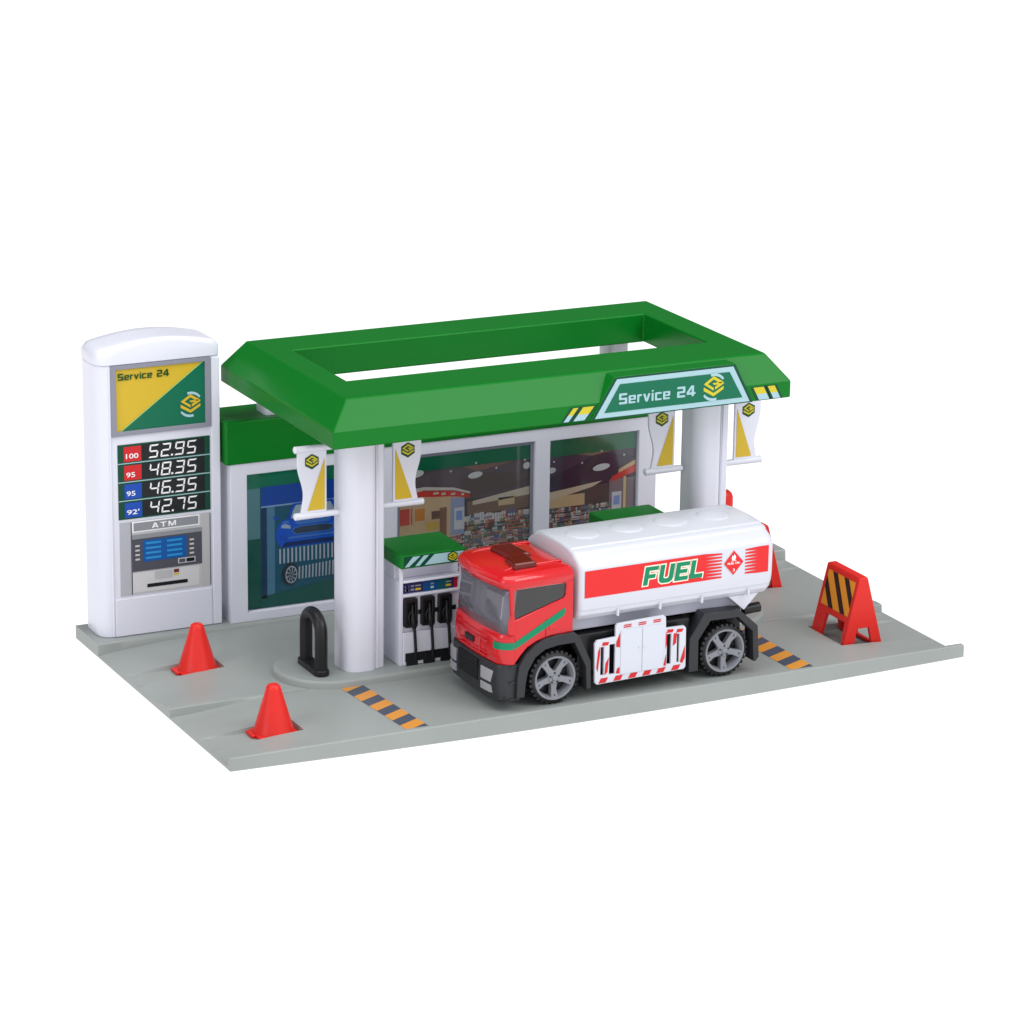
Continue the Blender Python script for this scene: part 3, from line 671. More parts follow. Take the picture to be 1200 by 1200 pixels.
# ================================================================== CANOPY
def canopy():
    t = thing('forecourt_canopy', 'green flat-topped canopy with an open centre on two thick white posts', 'canopy', (17, 10.6, 0.75))
    x0, x1, y0, y1 = 6.36, 27.59, 4.55, 16.72; zb, zt, zr = 11.14, 11.873, 13.02
    ix, iy = 0.906, 0.746; hx0, hx1, hy0, hy1 = 8.45, 25.38, 7.99, 13.72
    R = lambda a, b, c, e, z: [(a, c, z), (b, c, z), (b, e, z), (a, e, z)]
    mb = MB()
    rings = [R(x0+0.2, x1-0.2, y0+0.2, y1-0.2, 11.75), R(x0+0.16, x1-0.16, y0+0.16, y1-0.16, zb), R(x0, x1, y0, y1, zb), R(x0, x1, y0, y1, zt), R(x0+ix, x1-ix, y0+iy, y1-iy, zr),
             R(hx0, hx1, hy0, hy1, zr), R(hx0, hx1, hy0, hy1, 11.72), R(hx0-0.15, hx1+0.15, hy0-0.15, hy1+0.15, 11.72)]
    mb.loft(rings, M_GREEN, closed=True)
    roof = mb.build('roof', t, bevel=0.12, seg=3)
    # sign board on the front
    yb = 4.46
    out = [(17.93, 11.15), (25.70, 11.15), (24.78, 12.93), (19.02, 12.93)]
    mb = MB(); mb.loft([[(a, yb, b) for a, b in out], [(a+(0.25 if i in (0, 3) else -0.25)*0, 5.4, b) for i, (a, b) in enumerate(out)]], M_GREEN)
    sb = mb.build('sign_board', t, bevel=0.05)
    d = Dec((0, yb, 0), (1, 0, 0), (0, 0, 1)); mb = MB()
    d.poly(mb, [(17.96, 11.17), (25.66, 11.17), (24.76, 12.90), (19.05, 12.90)], P_DGRN, 1)
    d.poly(mb, [(18.12, 11.22), (25.50, 11.22), (24.66, 12.82), (19.12, 12.82)], P_ICE, 2)
    d.poly(mb, [(18.55, 11.43), (25.14, 11.43), (24.48, 12.60), (19.26, 12.60)], P_GRN, 3)
    mb.build('sign_face', sb, smooth=False)
    mb = MB(); d.mesh(mb, wide_text('Service 24'), P_ICE, 4, (19.22, 22.85, 11.73, 12.20)); mb.build('lettering', sb, smooth=False)
    mb = MB(); d.emblem(mb, 23.72, 12.02, 0.60, P_YEL2, 4, arcs=P_ICE); mb.build('emblem', sb, smooth=False)
    # slanted dashes either side of the board
    d = Dec((0, y0, 0), (1, 0, 0), (0, 0, 1))
    for (a, w, sl) in ((16.70, 0.24, 0.45), (17.16, 0.52, 0.45), (25.72, 0.50, -0.30), (26.42, 0.34, -0.30)):
        mb = MB(); b0, b1, bm_ = 11.20, 11.76, 11.46
        X = lambda b: a+sl*(b-b0)/(b1-b0)-(sl if sl < 0 else 0)
        d.poly(mb, [(X(b0)-0.12, b0-0.03), (X(b0)+w+0.12, b0-0.03), (X(b1)+w+0.12, b1+0.03), (X(b1)-0.12, b1+0.03)], P_DGRN, 1)
        d.poly(mb, [(X(b0), b0), (X(b0)+w, b0), (X(bm_)+w, bm_), (X(bm_), bm_)], P_ICE, 2)
        d.poly(mb, [(X(bm_), bm_), (X(bm_)+w, bm_), (X(b1)+w, b1), (X(b1), b1)], P_YEL2, 2)
        mb.build('fascia_dash', t, smooth=False)
    # posts
    def post(xa, xb, flip_):
        fl = 0.42
        def mx(x): return xa+xb-x if flip_ else x
        big = rrect(xa, xb-fl, 6.78, 8.62, (0.62, 0.30, 0.3, 0.62), 8)
        mb = MB(); mb.prism([(mx(x), y) for x, y in big], 0.74, 11.6, M_WHITE)
        sm = rrect(xb-fl-0.25, xb, 7.00, 8.50, (0.0, 0.12, 0.12, 0.0), 3)
        mb.prism([(mx(x), y) for x, y in sm], 0.745, 11.58, M_WHITE)
        rb = rrect(xb-fl-0.02, xb-fl+0.10, 6.90, 7.2, 0.03, 2)
        mb.prism([(mx(x), y) for x, y in rb], 0.75, 11.56, M_WHITE)
        return mb.build('post', t, bevel=0.04, angle=40)
    post(7.95, 9.75, False); post(24.34, 26.02, False)
    # banners
    def banner(xin, side, z0, z1, roller_top, reach):
        # xin: straight edge next to the post; side -1 hangs to the left, +1 to the right
        w = 1.27; y = 7.6; H = z1-z0
        pr = [(0, 0), (0, H)]
        n = 14; edge = []
        for k in range(n+1):
            v = k/n; edge.append((w-0.22*math.exp(-((v-0.30)/0.30)**2)+0.04*math.exp(-((v-0.75)/0.2)**2)-0.05*(1-v), H*v))
        shape = [(0, 0)]+edge+[(0, H)]
        # remove duplicate
        sh = [(xin+side*a, z0+b) for a, b in shape]
        mb = MB(); vf = curve_mesh([sh], extrude=0.05, bevel=0.02, offset=-0.02)
        Dec((0, y, 0), (1, 0, 0), (0, 0, 1)).mesh(mb, vf, M_WHITE, 0, d=1)
        b = mb.build('banner', t, angle=50)
        xp = xin-side*reach
        def roller(z):
            mb = MB(); a = xin+side*(w+0.12); mb.tube([(xp, y, z), (xin-side*0.05, y, z), (a-side*0.05, y, z), (a, y, z), (a+side*0.05, y, z)], 0.15, M_WHITE, 14, rad=[0.13, 0.14, 0.15, 0.15, 0.08])
            mb.build('banner_roller', b, angle=50)
        roller(z0-0.12)
        if roller_top: roller(z1+0.12)
        mb = MB(); d = Dec((0, y-0.075, 0), (1, 0, 0), (0, 0, 1))
        q = lambda a, c: (xin+side*a, z0+c)
        P = [q(0.09, 0.10), q(0.86, 0.10), q(0.09, H-0.30)]
        if side < 0: P = P[::-1]
        d.poly(mb, P, P_YEL, 1)
        mb.build('print', b, smooth=False)
        mb = MB(); d.emblem(mb, xin+side*0.66, z0+H-0.42, 0.33, P_YEL2, 1, back=P_INK); mb.build('emblem', b, smooth=False)
    banner(7.36, -1, 7.70, 10.30, True, 0.7); banner(10.36, 1, 7.72, 10.32, False, 0.7)
    banner(23.66, -1, 7.76, 10.36, False, 0.4); banner(26.62, 1, 7.72, 10.32, False, 0.65)
canopy()

# ================================================================== FUEL PUMPS
def pump(x0, label):
    t = thing('fuel_pump', label, 'fuel pump', (x0+1.4, 7.8, 0.75), 0, 'fuel pumps on the island')
    xa, xb, ya, yb = x0, x0+2.95, 6.79, 8.95
    mb = MB()
    mb.box(xa, xb, ya+0.12, yb, 0.75, 4.42, M_WHITE); mb.box(xa, xb, ya+0.55, yb, 4.42, 5.06, M_WHITE); mb.box(xa+0.16, xb-0.16, ya, ya+0.55, 4.98, 5.055, M_WHITE)
    mb.box(xa, xa+0.16, ya, ya+0.14, 0.75, 5.06, M_WHITE); mb.box(xb-0.16, xb, ya, ya+0.14, 0.75, 5.06, M_WHITE)
    mb.box(xa+0.16, xb-0.16, ya-0.02, ya+0.13, 4.36, 4.47, M_WHITE)
    mb.box(xa+0.16, xb-0.16, ya-0.0, ya+0.13, 3.74, 3.86, M_WHITE)
    mb.box(xa+0.16, xb-0.16, ya-0.05, ya+0.13, 0.76, 2.20, M_WHITE)
    mb.build('body', t, bevel=0.03)
    mb = MB(); mb.prism(rrect(xa-0.06, xb+0.0, 6.55, 9.2, 0.12, 3), 5.06, 5.66, M_GREEN)
    lid = mb.build('lid', t, bevel=0.06, seg=3)
    d = Dec((xa, 6.55, 5.06), (1, 0, 0), (0, 0, 1)); mb = MB()
    d.rect(mb, 0.08, 2.82, 0.07, 0.53, P_DGRN, 1)
    for (a, b) in ((0.10, 0.42), (0.58, 0.82)):
        d.poly(mb, [(a, 0.09), (a+0.20, 0.09), (b+0.40, 0.51), (b+0.06 if b < 0.5 else b+0.16, 0.51)], P_ICE, 2)
    d.poly(mb, [(1.02, 0.09), (2.80, 0.09), (2.80, 0.51), (1.46, 0.51)], P_ICE, 2)
    mb.build('lid_print', lid, smooth=False)
    mb = MB(); d.emblem(mb, 2.30, 0.30, 0.25, P_YEL2, 3, back=P_INK); mb.build('emblem', lid, smooth=False)
    # display strip
    d = Dec((xa+0.2, ya+0.11, 3.88), (1, 0, 0), (0, 0, 1)); mb = MB()
    d.rect(mb, 0, 2.5, 0, 0.46, pm('navy_strip_print', 40, 42, 92), 1); d.rect(mb, 0.9, 1.62, 0, 0.46, pm('blue_strip_print', 16, 72, 128), 2)
    d.rect(mb, 1.62, 2.1, 0, 0.46, pm('green_strip_print', 20, 84, 90), 2); d.rect(mb, 2.32, 2.5, 0, 0.46, pm('red_strip_print', 170, 30, 50), 2)
    for a, b, c_ in ((0.08, 0.26, P_MG), (0.12, 0.24, P_LG), (0.55, 0.8, P_YEL), (1.25, 1.4, P_ICE), (1.95, 2.2, P_YEL), (0.34, 0.5, P_MG)):
        d.rect(mb, a, b, 0.10, 0.19, c_, 3)
        d.rect(mb, a, b, 0.27, 0.33, P_MG, 3)
    mb.build('display', t, smooth=False)
    # holsters, nozzles, hoses
    for k in range(3):
        cx = xa+0.50+0.79*k
        mb = MB(); vf = curve_mesh([rrect(cx-0.30, cx+0.30, 2.42, 3.68, 0.08, 3), rrect(cx-0.17, cx+0.17, 2.55, 3.52, 0.05, 3)], extrude=0.11, bevel=0.02, offset=-0.02)
        Dec((0, ya+0.03, 0), (1, 0, 0), (0, 0, 1)).mesh(mb, vf, M_BLACK, 0, d=1)
        mb.box(cx-0.2, cx+0.2, ya+0.10, ya+0.14, 2.5, 3.6, M_BLACK)
        h = mb.build('holster', t, angle=45)
        mb = MB()
        mb.tube([(cx+0.08, ya-0.02, 3.38), (cx+0.07, ya-0.06, 3.05), (cx+0.08, ya-0.07, 2.75), (cx+0.13, ya-0.07, 2.50), (cx+0.15, ya-0.07, 2.32)], 0.12, M_BLACK, 10, rad=[0.05, 0.07, 0.13, 0.15, 0.06])
        mb.tube([(cx+0.02, ya-0.04, 3.15), (cx-0.12, ya-0.10, 2.95), (cx-0.10, ya-0.10, 2.62), (cx+0.08, ya-0.08, 2.48)], 0.035, M_BLACK, 8)
        mb.build('nozzle', t, angle=60)
        mb = MB(); mb.tube([(cx+0.15, ya-0.08, 2.36), (cx+0.17, ya-0.11, 1.9), (cx+0.19, ya-0.13, 1.4), (cx+0.20, ya-0.10, 1.0), (cx+0.20, ya-0.04, 0.82)], 0.065, M_BLACK, 10)
        mb.build('hose', t, angle=60)
    mb = MB(); mb.box(xa+0.24, xb-0.16, ya-0.09, ya, 0.92, 1.30, M_BLACK)
    for k in range(3):
        cx = xa+0.55+0.79*k; mb.box(cx-0.27, cx+0.25, ya-0.13, ya+0.0, 0.76, 1.20, M_BLACK)
    mb.box(xa+0.9, xb-0.3, ya+0.08, ya+0.12, 2.9, 3.1, M_BLACK)
    mb.build('hose_box', t, bevel=0.03)
pump(10.34, 'white fuel pump with green lid, beside the left post, three black nozzles showing')
pump(20.45, 'fuel pump mostly hidden by the tanker, only its green lid showing')

# ================================================================== BOLLARD, CONES, BARRIERS
def bollard():
    t = thing('hoop_barrier', 'black hoop-shaped guard rail standing on the left end of the pump island', 'guard rail', (6.92, 7.95, 0.75))
    mb = MB(); r = 0.27; ya, yb, x = 7.12, 8.72, 6.92; zc = 2.55
    path = [(x, ya, 0.85)]+[(x, ya, 0.85+(zc-0.85)*k/4) for k in range(1, 5)]
    cy = (ya+yb)/2; q = (yb-ya)/2
    path += [(x, cy-q*math.cos(a), zc+0.66*math.sin(a)) for a in [math.pi*k/14 for k in range(1, 14)]]
    path += [(x, yb, 0.85+(zc-0.85)*k/4) for k in range(4, -1, -1)]
    mb.tube(path, r, M_BLACK, 16); mb.build('hoop', t, angle=60)
    mb = MB(); mb.prism(rrect(x-0.33, x+0.33, 6.78, 9.12, 0.31, 6), 0.74, 1.02, M_BLACK); mb.build('foot', t, bevel=0.07, seg=3)
bollard()

def cone_make(cx, cy, z, label, rz=0):
    t = thing('traffic_cone', label, 'traffic cone', (cx, cy, z), rz, 'traffic cones at the left edge')
    c = (cx, cy, z)
    mb = MB(); mb.lathe([(0.86, 0.10), (0.84, 0.20), (0.78, 0.32), (0.31, 1.93), (0.27, 2.05), (0.20, 2.11), (0.10, 2.13), (0.0001, 2.13)], c, 'z', M_RED, 40, caps=True)
    mb.build('cone', t, angle=50)
    mb = MB(); mb.prism(rrect(cx-0.86, cx+0.90, cy-0.72, cy+0.62, 0.12, 3), z, z+0.14, M_RED)
    mb.box(cx-1.02, cx-0.85, cy-0.2, cy+0.5, z, z+0.14, M_RED)
    mb.build('base', t, bevel=0.04)
cone_make(3.12, 11.50, 0.08, 'red plastic cone standing by the price sign')
cone_make(3.10, 3.06, 0.08, 'red plastic cone nearest the front left corner of the base')

def barrier_make(oy, label):
    t = thing('warning_board', label, 'warning board', (30.4, 3.9+oy, 0.07), 0, 'red A-frame warning boards')
    z0, z1 = 0.08, 3.30; bx0, bx1, by0, by1 = 29.40, 31.45, 2.52+oy, 5.20+oy; tx0, tx1, ty0, ty1 = 30.12, 30.54, 2.48+oy, 5.12+oy
    L = lambda a, b, f: a+(b-a)*f
    def face(P00, P10, P01, P11, cut, th=0.14, nrm=None, mt=M_RED, solid=None):
        """trapezoid panel with a cut-out between its legs; cut=(u0,u1,v1)"""
        P00, P10, P01, P11 = map(Vector, (P00, P10, P01, P11))
        def P(u, v): return (P00*(1-u)+P10*u)*(1-v)+(P01*(1-u)+P11*u)*v
        n = (P10-P00).cross(P01-P00).normalized()
        u0, u1, v1 = cut
        out = [(0, 0), (u0, 0), (u0+0.05, v1), (u1-0.05, v1), (u1, 0), (1, 0), (1, 1), (0, 1)]
        return out, P, n
    def panel(mb, P00, P10, P01, P11, cut, th=0.16):
        out, P, n = face(P00, P10, P01, P11, cut)
        a = [P(u, v) for u, v in out]; b = [p-n*th for p in a]
        fr = [(0, 1, 2, 7), (2, 3, 6, 7), (3, 4, 5, 6)]
        N = 8; vs = a+b; fs = [tuple(f) for f in fr]+[tuple(i+N for i in f[::-1]) for f in fr]
        for i in range(N): fs.append((i, i+N, (i+1) % N+N, (i+1) % N))
        mb.add(vs, fs, M_RED)
    mb = MB()
    panel(mb, (bx0, by1, z0), (bx0, by0, z0), (tx0, ty1, z1), (tx0, ty0, z1), (0.27, 0.92, 0.37))
    o1 = mb.build('board', t, bevel=0.03); mb = MB()
    panel(mb, (bx1, by0, z0), (bx1, by1, z0), (tx1, ty0, z1), (tx1, ty1, z1), (0.08, 0.73, 0.37))
    mb.build('board', t, bevel=0.03)
    mb = MB()
    panel(mb, (bx0+0.02, by0, z0), (bx1-0.02, by0, z0), (tx0+0.02, ty0, z1-0.01), (tx1-0.02, ty0, z1-0.01), (0.27, 0.76, 0.29))
    mb.build('end_panel', t, bevel=0.03); mb = MB()
    panel(mb, (bx1-0.02, by1, z0), (bx0+0.02, by1, z0), (tx1-0.02, ty1, z1-0.01), (tx0+0.02, ty1, z1-0.01), (0.27, 0.76, 0.29))
    mb.build('end_panel', t, bevel=0.03)
    mb = MB(); mb.box(tx0+0.01, tx1-0.01, ty0+0.01, ty1-0.01, z1-0.10, z1+0.03, M_RED); mb.build('top_rail', t, bevel=0.03); mb = MB()
    mb.box(bx1-0.42, bx1-0.22, by0+0.1, by1-0.1, z0+0.02, z0+0.16, M_RED); mb.build('base_rail', t, bevel=0.03)
    # striped sticker on the slanted board
    P00, P10, P01, P11 = (Vector(p) for p in ((bx0, by1, z0), (bx0, by0, z0), (tx0, ty1, z1), (tx0, ty0, z1)))
    P = lambda u, v: (P00*(1-u)+P10*u)*(1-v)+(P01*(1-u)+P11*u)*v
    n = (P10-P00).cross(P01-P00).normalized()
    U0, U1, V0, V1 = 0.09, 0.93, 0.46, 0.93
    mb = MB(); K = 48
    orn = pm('amber_stripe_print', 236, 150, 40, 0.4); blk = pm('black_stripe_print', 40, 26, 20, 0.4)
    mb.add([P(u, v)+n*0.008 for u, v in ((U0, V0), (U1, V0), (U1, V1), (U0, V1))], [(0, 1, 2, 3)], orn)
    for c_ in (-0.27, 0.16, 0.58):
        a0, a1 = c_, c_+0.175          # stripe in skewed coordinate s = u' + 0.55 v'
        Pp = [(a0+0.55, 0.0), (a1+0.55, 0.0), (a1, 1.0), (a0, 1.0)]
        def clip(Q, f):
            o = []
            for i in range(len(Q)):
                a, b = Q[i-1], Q[i]; fa, fb = f(a), f(b)
                if (fa >= 0) != (fb >= 0):
                    q = fa/(fa-fb); o.append((a[0]+(b[0]-a[0])*q, a[1]+(b[1]-a[1])*q))
                if fb >= 0: o.append(b)
            return o
        Pp = clip(Pp, lambda p: p[0]); Pp = clip(Pp, lambda p: 1-p[0])
        if len(Pp) >= 3: mb.add([P(U0+(U1-U0)*u, V0+(V1-V0)*v)+n*0.02 for u, v in Pp], [tuple(range(len(Pp)))], blk)
    mb.build('striped_sticker', o1, smooth=False)
barrier_make(0, 'red A-frame board with amber and black stripes at the front right corner')
barrier_make(8.49, 'red A-frame board mostly hidden behind the rear of the tanker')

def red_post():
    t = thing('air_pump', 'small red round-topped post glimpsed behind the right white pillar above the tanker', 'air pump', (26.55, 8.3, 0.75))
    mb = MB(); rings = []
    for d_, z in ((0, 0.75), (0, 5.85), (0.05, 6.02), (0.15, 6.12), (0.28, 6.16)):
        rings.append([(x, y, z) for x, y in rrect(26.1+d_, 27.02-d_, 7.95+d_, 8.75-d_, 0.3-d_*0.3, 5)])
    mb.loft(rings, M_RED); mb.build('body', t, angle=45)
    mb = MB(); mb.box(26.5, 27.14, 8.1, 8.6, 5.05, 5.32, M_RED); mb.build('side_knob', t, bevel=0.08)
red_post()

# ================================================================== TANKER TRUCK
def truck():
    t = thing('tanker_truck', 'toy fuel tanker with red cab and white tank, parked in front of the pumps', 'tanker truck', (12.0, 0.62, LVL), math.radians(1.4), None, True)
    WY = 4.5
    # ---- lower cab nose + pillars (plan outlines stacked in z)
    def plan(xf, xb, y0, y1, r, bow=0.10, n=8, rb=0.08):
        P = []
        # near front corner -> front -> far corner -> back
        for k in range(n+1):
            a = math.radians(90*k/n); P.append((xf+r-r*math.sin(a), y0+r-r*math.cos(a)))
        for k in range(1, n):
            u = k/n; y = y0+r+(y1-y0-2*r)*u; P.append((xf-bow*math.sin(math.pi*u), y))
        for k in range(n+1):
            a = math.radians(90*(1-k/n)); P.append((xf+r-r*math.sin(a), y1-r+r*math.cos(a)))
        P += [(xb-rb, y1), (xb, y1-rb), (xb, y0+rb), (xb-rb, y0)]
        return P
    mb = MB(); rings = []
    for z, xf, e in ((2.00, 0.04, 0.02), (2.06, 0.0, 0), (2.5, -0.02, 0), (3.0, 0.02, 0), (3.22, 0.05, 0), (3.30, 0.12, 0.04)):
        rings.append([(x, y, z) for x, y in plan(xf, 0.66, 0+e, WY-e, 0.62, rb=0.0)])
    mb.loft(rings, M_CABRED)
    # shoulders rising to the pillars
    cab = mb.build('cab', t, angle=40)
    # side panels with wheel arch and window opening
    arch = [(0.66, 2.0), (0.93, 2.32), (1.24, 2.64), (1.7, 2.86), (2.29, 2.99), (3.34, 3.03)]
    outl = arch+[(3.34, 5.55), (0.40, 5.30), (0.45, 4.6), (0.50, 3.7), (0.52, 3.32), (0.655, 3.2)]
    win = [(0.64, 3.86), (2.90, 4.52), (2.99, 4.62), (3.02, 5.12), (2.94, 5.22), (0.72, 5.16), (0.64, 5.06)]
    for yy in (0.09, WY-0.09):
        mb = MB(); vf = curve_mesh([outl, win], extrude=0.03, bevel=0.06, offset=-0.06)
        Dec((0, yy, 0), (1, 0, 0), (0, 0, 1)).mesh(mb, vf, M_CABRED, 0, d=1)
        sp = mb.build('cab_side', cab, angle=40)
        mb = MB(); dd = Dec((0, yy+(0.03 if yy < 1 else -0.03), 0), (1, 0, 0), (0, 0, 1))
        wv = curve_mesh([[(0.58, 3.80), (2.96, 4.47), (3.06, 4.62), (3.08, 5.16), (2.94, 5.28), (0.66, 5.22), (0.58, 5.06)]], extrude=0.015); dd.mesh(mb, wv, M_SIDEW, 0, d=1)
        mb.build('side_window', sp, smooth=False)
    # back wall, floor of cab, dashboard and seats seen through the glass
    mb = MB(); mb.box(3.16, 3.32, 0.2, WY-0.2, 3.05, 5.4, M_CABRED); mb.build('cab_back', cab)
    M_INT = mat('grey_interior_plastic', (0.20, 0.19, 0.225), 0.5)
    mb = MB(); mb.box(0.66, 3.15, 0.15, WY-0.15, 3.05, 3.28, M_INT); mb.box(0.34, 0.95, 0.25, WY-0.25, 3.28, 3.52, M_INT)
    mb.build('cab_floor', cab, bevel=0.05)
    for y in (0.6, 2.5):
        mb = MB(); mb.box(1.6, 2.7, y, y+1.35, 3.28, 3.75, M_INT); mb.box(2.55, 2.85, y, y+1.35, 3.6, 4.9, M_INT)
        mb.build('seat', cab, bevel=0.05)
    # windscreen: curved shell wrapping the corners
    mb = MB()
    def arc(xf, z, e=0.04):
        full = plan(xf, 2, e, WY-e, 0.55, bow=0.12)[:26]
        return [p for p in full if p[0] < xf+0.50]
    r0, r1, r2, r3 = arc(0.13, 3.2), arc(0.17, 4.0), arc(0.26, 4.8), arc(0.34, 5.3)
    n = min(map(len, (r0, r1, r2, r3)))
    zs = (3.26, 4.0, 4.8, 5.28); vs = []
    for r, z in zip((r0, r1, r2, r3), zs): vs += [(x, y, z) for x, y in r[:n]]
    fs = [(i*n+j, i*n+j+1, (i+1)*n+j+1, (i+1)*n+j) for i in range(3) for j in range(n-1)]
    mb.add(vs, fs, M_WIND); ws = mb.build('windscreen', cab, angle=60)
    sm = ws.modifiers.new('solid', 'SOLIDIFY'); sm.thickness = 0.04*S
    # raised corners of the nose next to the windscreen
    for yy, sg in ((0.0, 1), (WY, -1)):
        mb = MB(); P = lambda x, y, z: (x, yy+sg*y, z)
        mb.loft([[P(0.64, -0.10, 3.30), P(0.64, 0.12, 3.30), P(0.34, 0.14, 3.30), P(0.36, -0.06, 3.30)],
                 [P(0.62, -0.10, 3.90), P(0.62, 0.12, 3.90), P(0.40, 0.14, 3.90), P(0.42, -0.06, 3.90)],
                 [P(0.60, -0.02, 4.22), P(0.60, 0.08, 4.22), P(0.50, 0.08, 4.22), P(0.50, -0.02, 4.22)]], M_CABRED)
        mb.build('mirror_stub', cab, bevel=0.04)
    # roof
    mb = MB(); rings = []
    for z, xf, e, r in ((5.16, 0.20, 0.06, 0.6), (5.22, 0.12, 0.0, 0.6), (5.42, 0.06, -0.02, 0.62), (5.58, 0.12, 0.04, 0.62), (5.68, 0.26, 0.14, 0.6), (5.74, 0.45, 0.28, 0.55)):
        ring = plan(xf, 3.36-e*0.3, e, WY-e, r, bow=0.20, rb=0.06)
        rings.append([(x, y, z+0.02*max(0, x)*((z-5.16)/0.58)) for x, y in ring])
    mb.loft(rings, M_CABRED, cap1=False)
    top = rings[-1]; 
    for s_, dz in ((0.75, 0.07), (0.4, 0.11), (0.02, 0.12)):
        cx, cy = 1.9, WY/2
        rings2 = [(cx+(x-cx)*s_, cy+(y-cy)*s_, 5.74+0.02*(cx+(x-cx)*s_)+dz) for x, y, z in top]
        mb.loft([top if s_ == 0.75 else prev, rings2], M_CABRED, cap0=False, cap1=(s_ == 0.02)); prev = rings2
    roof = mb.build('cab_roof', cab, angle=50)
    bm = bmesh.new(); bm.from_mesh(roof.data); bmesh.ops.remove_doubles(bm, verts=bm.verts, dist=1e-6); bm.to_mesh(roof.data); bm.free()
    for y in (0.85, 3.65):
        mb = MB(); mb.tube([(0.55, y, 5.77), (0.9, y, 5.82), (2.9, y, 5.88), (3.2, y, 5.86)], 0.07, M_CABRED, 10, rad=[0.02, 0.07, 0.07, 0.05])
        mb.build('roof_rib', cab, angle=60)
    # light bar, two stepped dark red lenses
    mb = MB()
    def lens(xc, y0, y1, sk):
        z = 5.88
        base = [(xc-0.52-sk, y0), (xc+0.52-sk, y0), (xc+0.52+sk, y1), (xc-0.52+sk, y1)]
        topq = [(xc-0.42-sk, y0+0.07), (xc+0.42-sk, y0+0.07), (xc+0.42+sk, y1-0.07), (xc-0.42+sk, y1-0.07)]
        mb.loft([[(x, y, z-0.1) for x, y in base], [(x, y, z+0.12) for x, y in base], [(x, y, z+0.21) for x, y in topq]], M_BAR)
    lens(1.50, 0.60, 1.75, 0.08); lens(1.74, 1.80, 3.30, -0.04)
    mb.box(1.25, 2.0, 1.65, 1.9, 5.8, 6.08, M_BAR)
    mb.build('light_bar', cab, bevel=0.05)
    # grille details on the nose
    mb = MB()
    xg = -0.12
    mb.box(xg-0.03, xg+0.2, 1.1, 3.4, 2.14, 2.20, M_CABRED); mb.box(xg-0.03, xg+0.2, 1.1, 3.4, 2.34, 2.38, M_CABRED)
    mb.box(xg-0.02, xg+0.2, 0.95, 3.55, 2.78, 2.84, M_CABRED); mb.box(xg-0.02, xg+0.2, 0.95, 3.55, 3.02, 3.06, M_CABRED)
    mb.box(xg-0.02, xg+0.2, 1.55, 1.60, 2.2, 2.80, M_CABRED)
    mb.build('grille', cab, bevel=0.015)
    mb = MB(); mb.box(xg-0.06, xg+0.1, 2.10, 2.86, 2.46, 2.70, M_BLACK); mb.build('front_badge', cab, bevel=0.02)
    # green stripe round the corner and up the door
    mb = MB(); off = 0.015
    nose = plan(-0.01-off, 0.66, -off, WY+off, 0.62, rb=0.0)
    idx = [p for p in nose[:9]][::-1]
    pts = [p for p in idx]
    vs = []
    for (x, y) in pts: vs += [(x, y, 2.66), (x, y, 2.96)]
    fs = [(2*i, 2*i+2, 2*i+3, 2*i+1) for i in range(len(pts)-1)]
    side = [(0.60, -off, 2.66, 2.96), (0.72, -off, 2.70, 3.02), (2.95, -off, 3.84, 4.13), (3.02, -off, 4.0, 4.16)]
    # stripe continues on both flanks
    n0 = len(vs)
    mb.add(vs, fs, P_TGRN)
    sd = [(0.62, 2.66, 2.96), (0.70, 2.68, 2.99), (2.90, 3.80, 4.12), (2.96, 3.96, 4.12)]
    mb.add([(x, 0.0-off+(-0.0), a) for x, a, b in sd]+[(x, 0.0-off, b) for x, a, b in sd], [(0, 1, 5, 4), (1, 2, 6, 5), (2, 3, 7, 6)], P_TGRN)
    pts2 = nose[0:9]; far = nose[15:25]
    mb.build('stripe', cab, angle=60); mb = MB()
    mb.add([(x, WY+off, a) for x, a, b in sd]+[(x, WY+off, b) for x, a, b in sd], [(0, 1, 5, 4), (1, 2, 6, 5), (2, 3, 7, 6)], P_TGRN)
    mb.build('stripe', cab, angle=60)
    mb = MB(); mb.box(2.22, 2.52, -0.03, 0.03, 3.26, 3.44, M_CABRED); mb.build('door_handle', cab, bevel=0.02)
    mb = MB(); mb.box(2.06, 2.085, -0.012, 0.03, 3.0, 3.75, pm('seam_red_print', 120, 14, 16)); mb.build('door_seam', cab)
    # ---- bumper
    mb = MB(); rings = []
    for z, xf in ((0.44, 0.05), (0.52, -0.06), (1.2, -0.10), (1.95, -0.05), (2.0, 0.0)):
        rings.append([(x, y, z) for x, y in plan(xf, 0.95, 0.03, WY-0.03, 0.5, rb=0.0)])
    mb.loft(rings, M_DARK); bp = mb.build('bumper', t, bevel=0.03, angle=45)
    mb = MB()
    for k in range(9):
        z = 0.98+k*0.105; mb.box(-0.225, -0.1, 1.62, 3.35, z, z+0.045, M_BLACK)
    for k in range(18):
        y = 1.66+k*0.095; mb.box(-0.215, -0.1, y, y+0.03, 0.98, 1.87, M_DARK)
    mb.build('bumper_grille', bp)
    for z in (0.50, 1.22, 1.90):
        for yy in (-0.03, WY-0.03):
            mb = MB(); mb.box(0.42, 0.74, yy, yy+0.08, z, z+0.06, M_RIM if False else M_DARK)
            mb.build('step_ridge', bp, bevel=0.015)
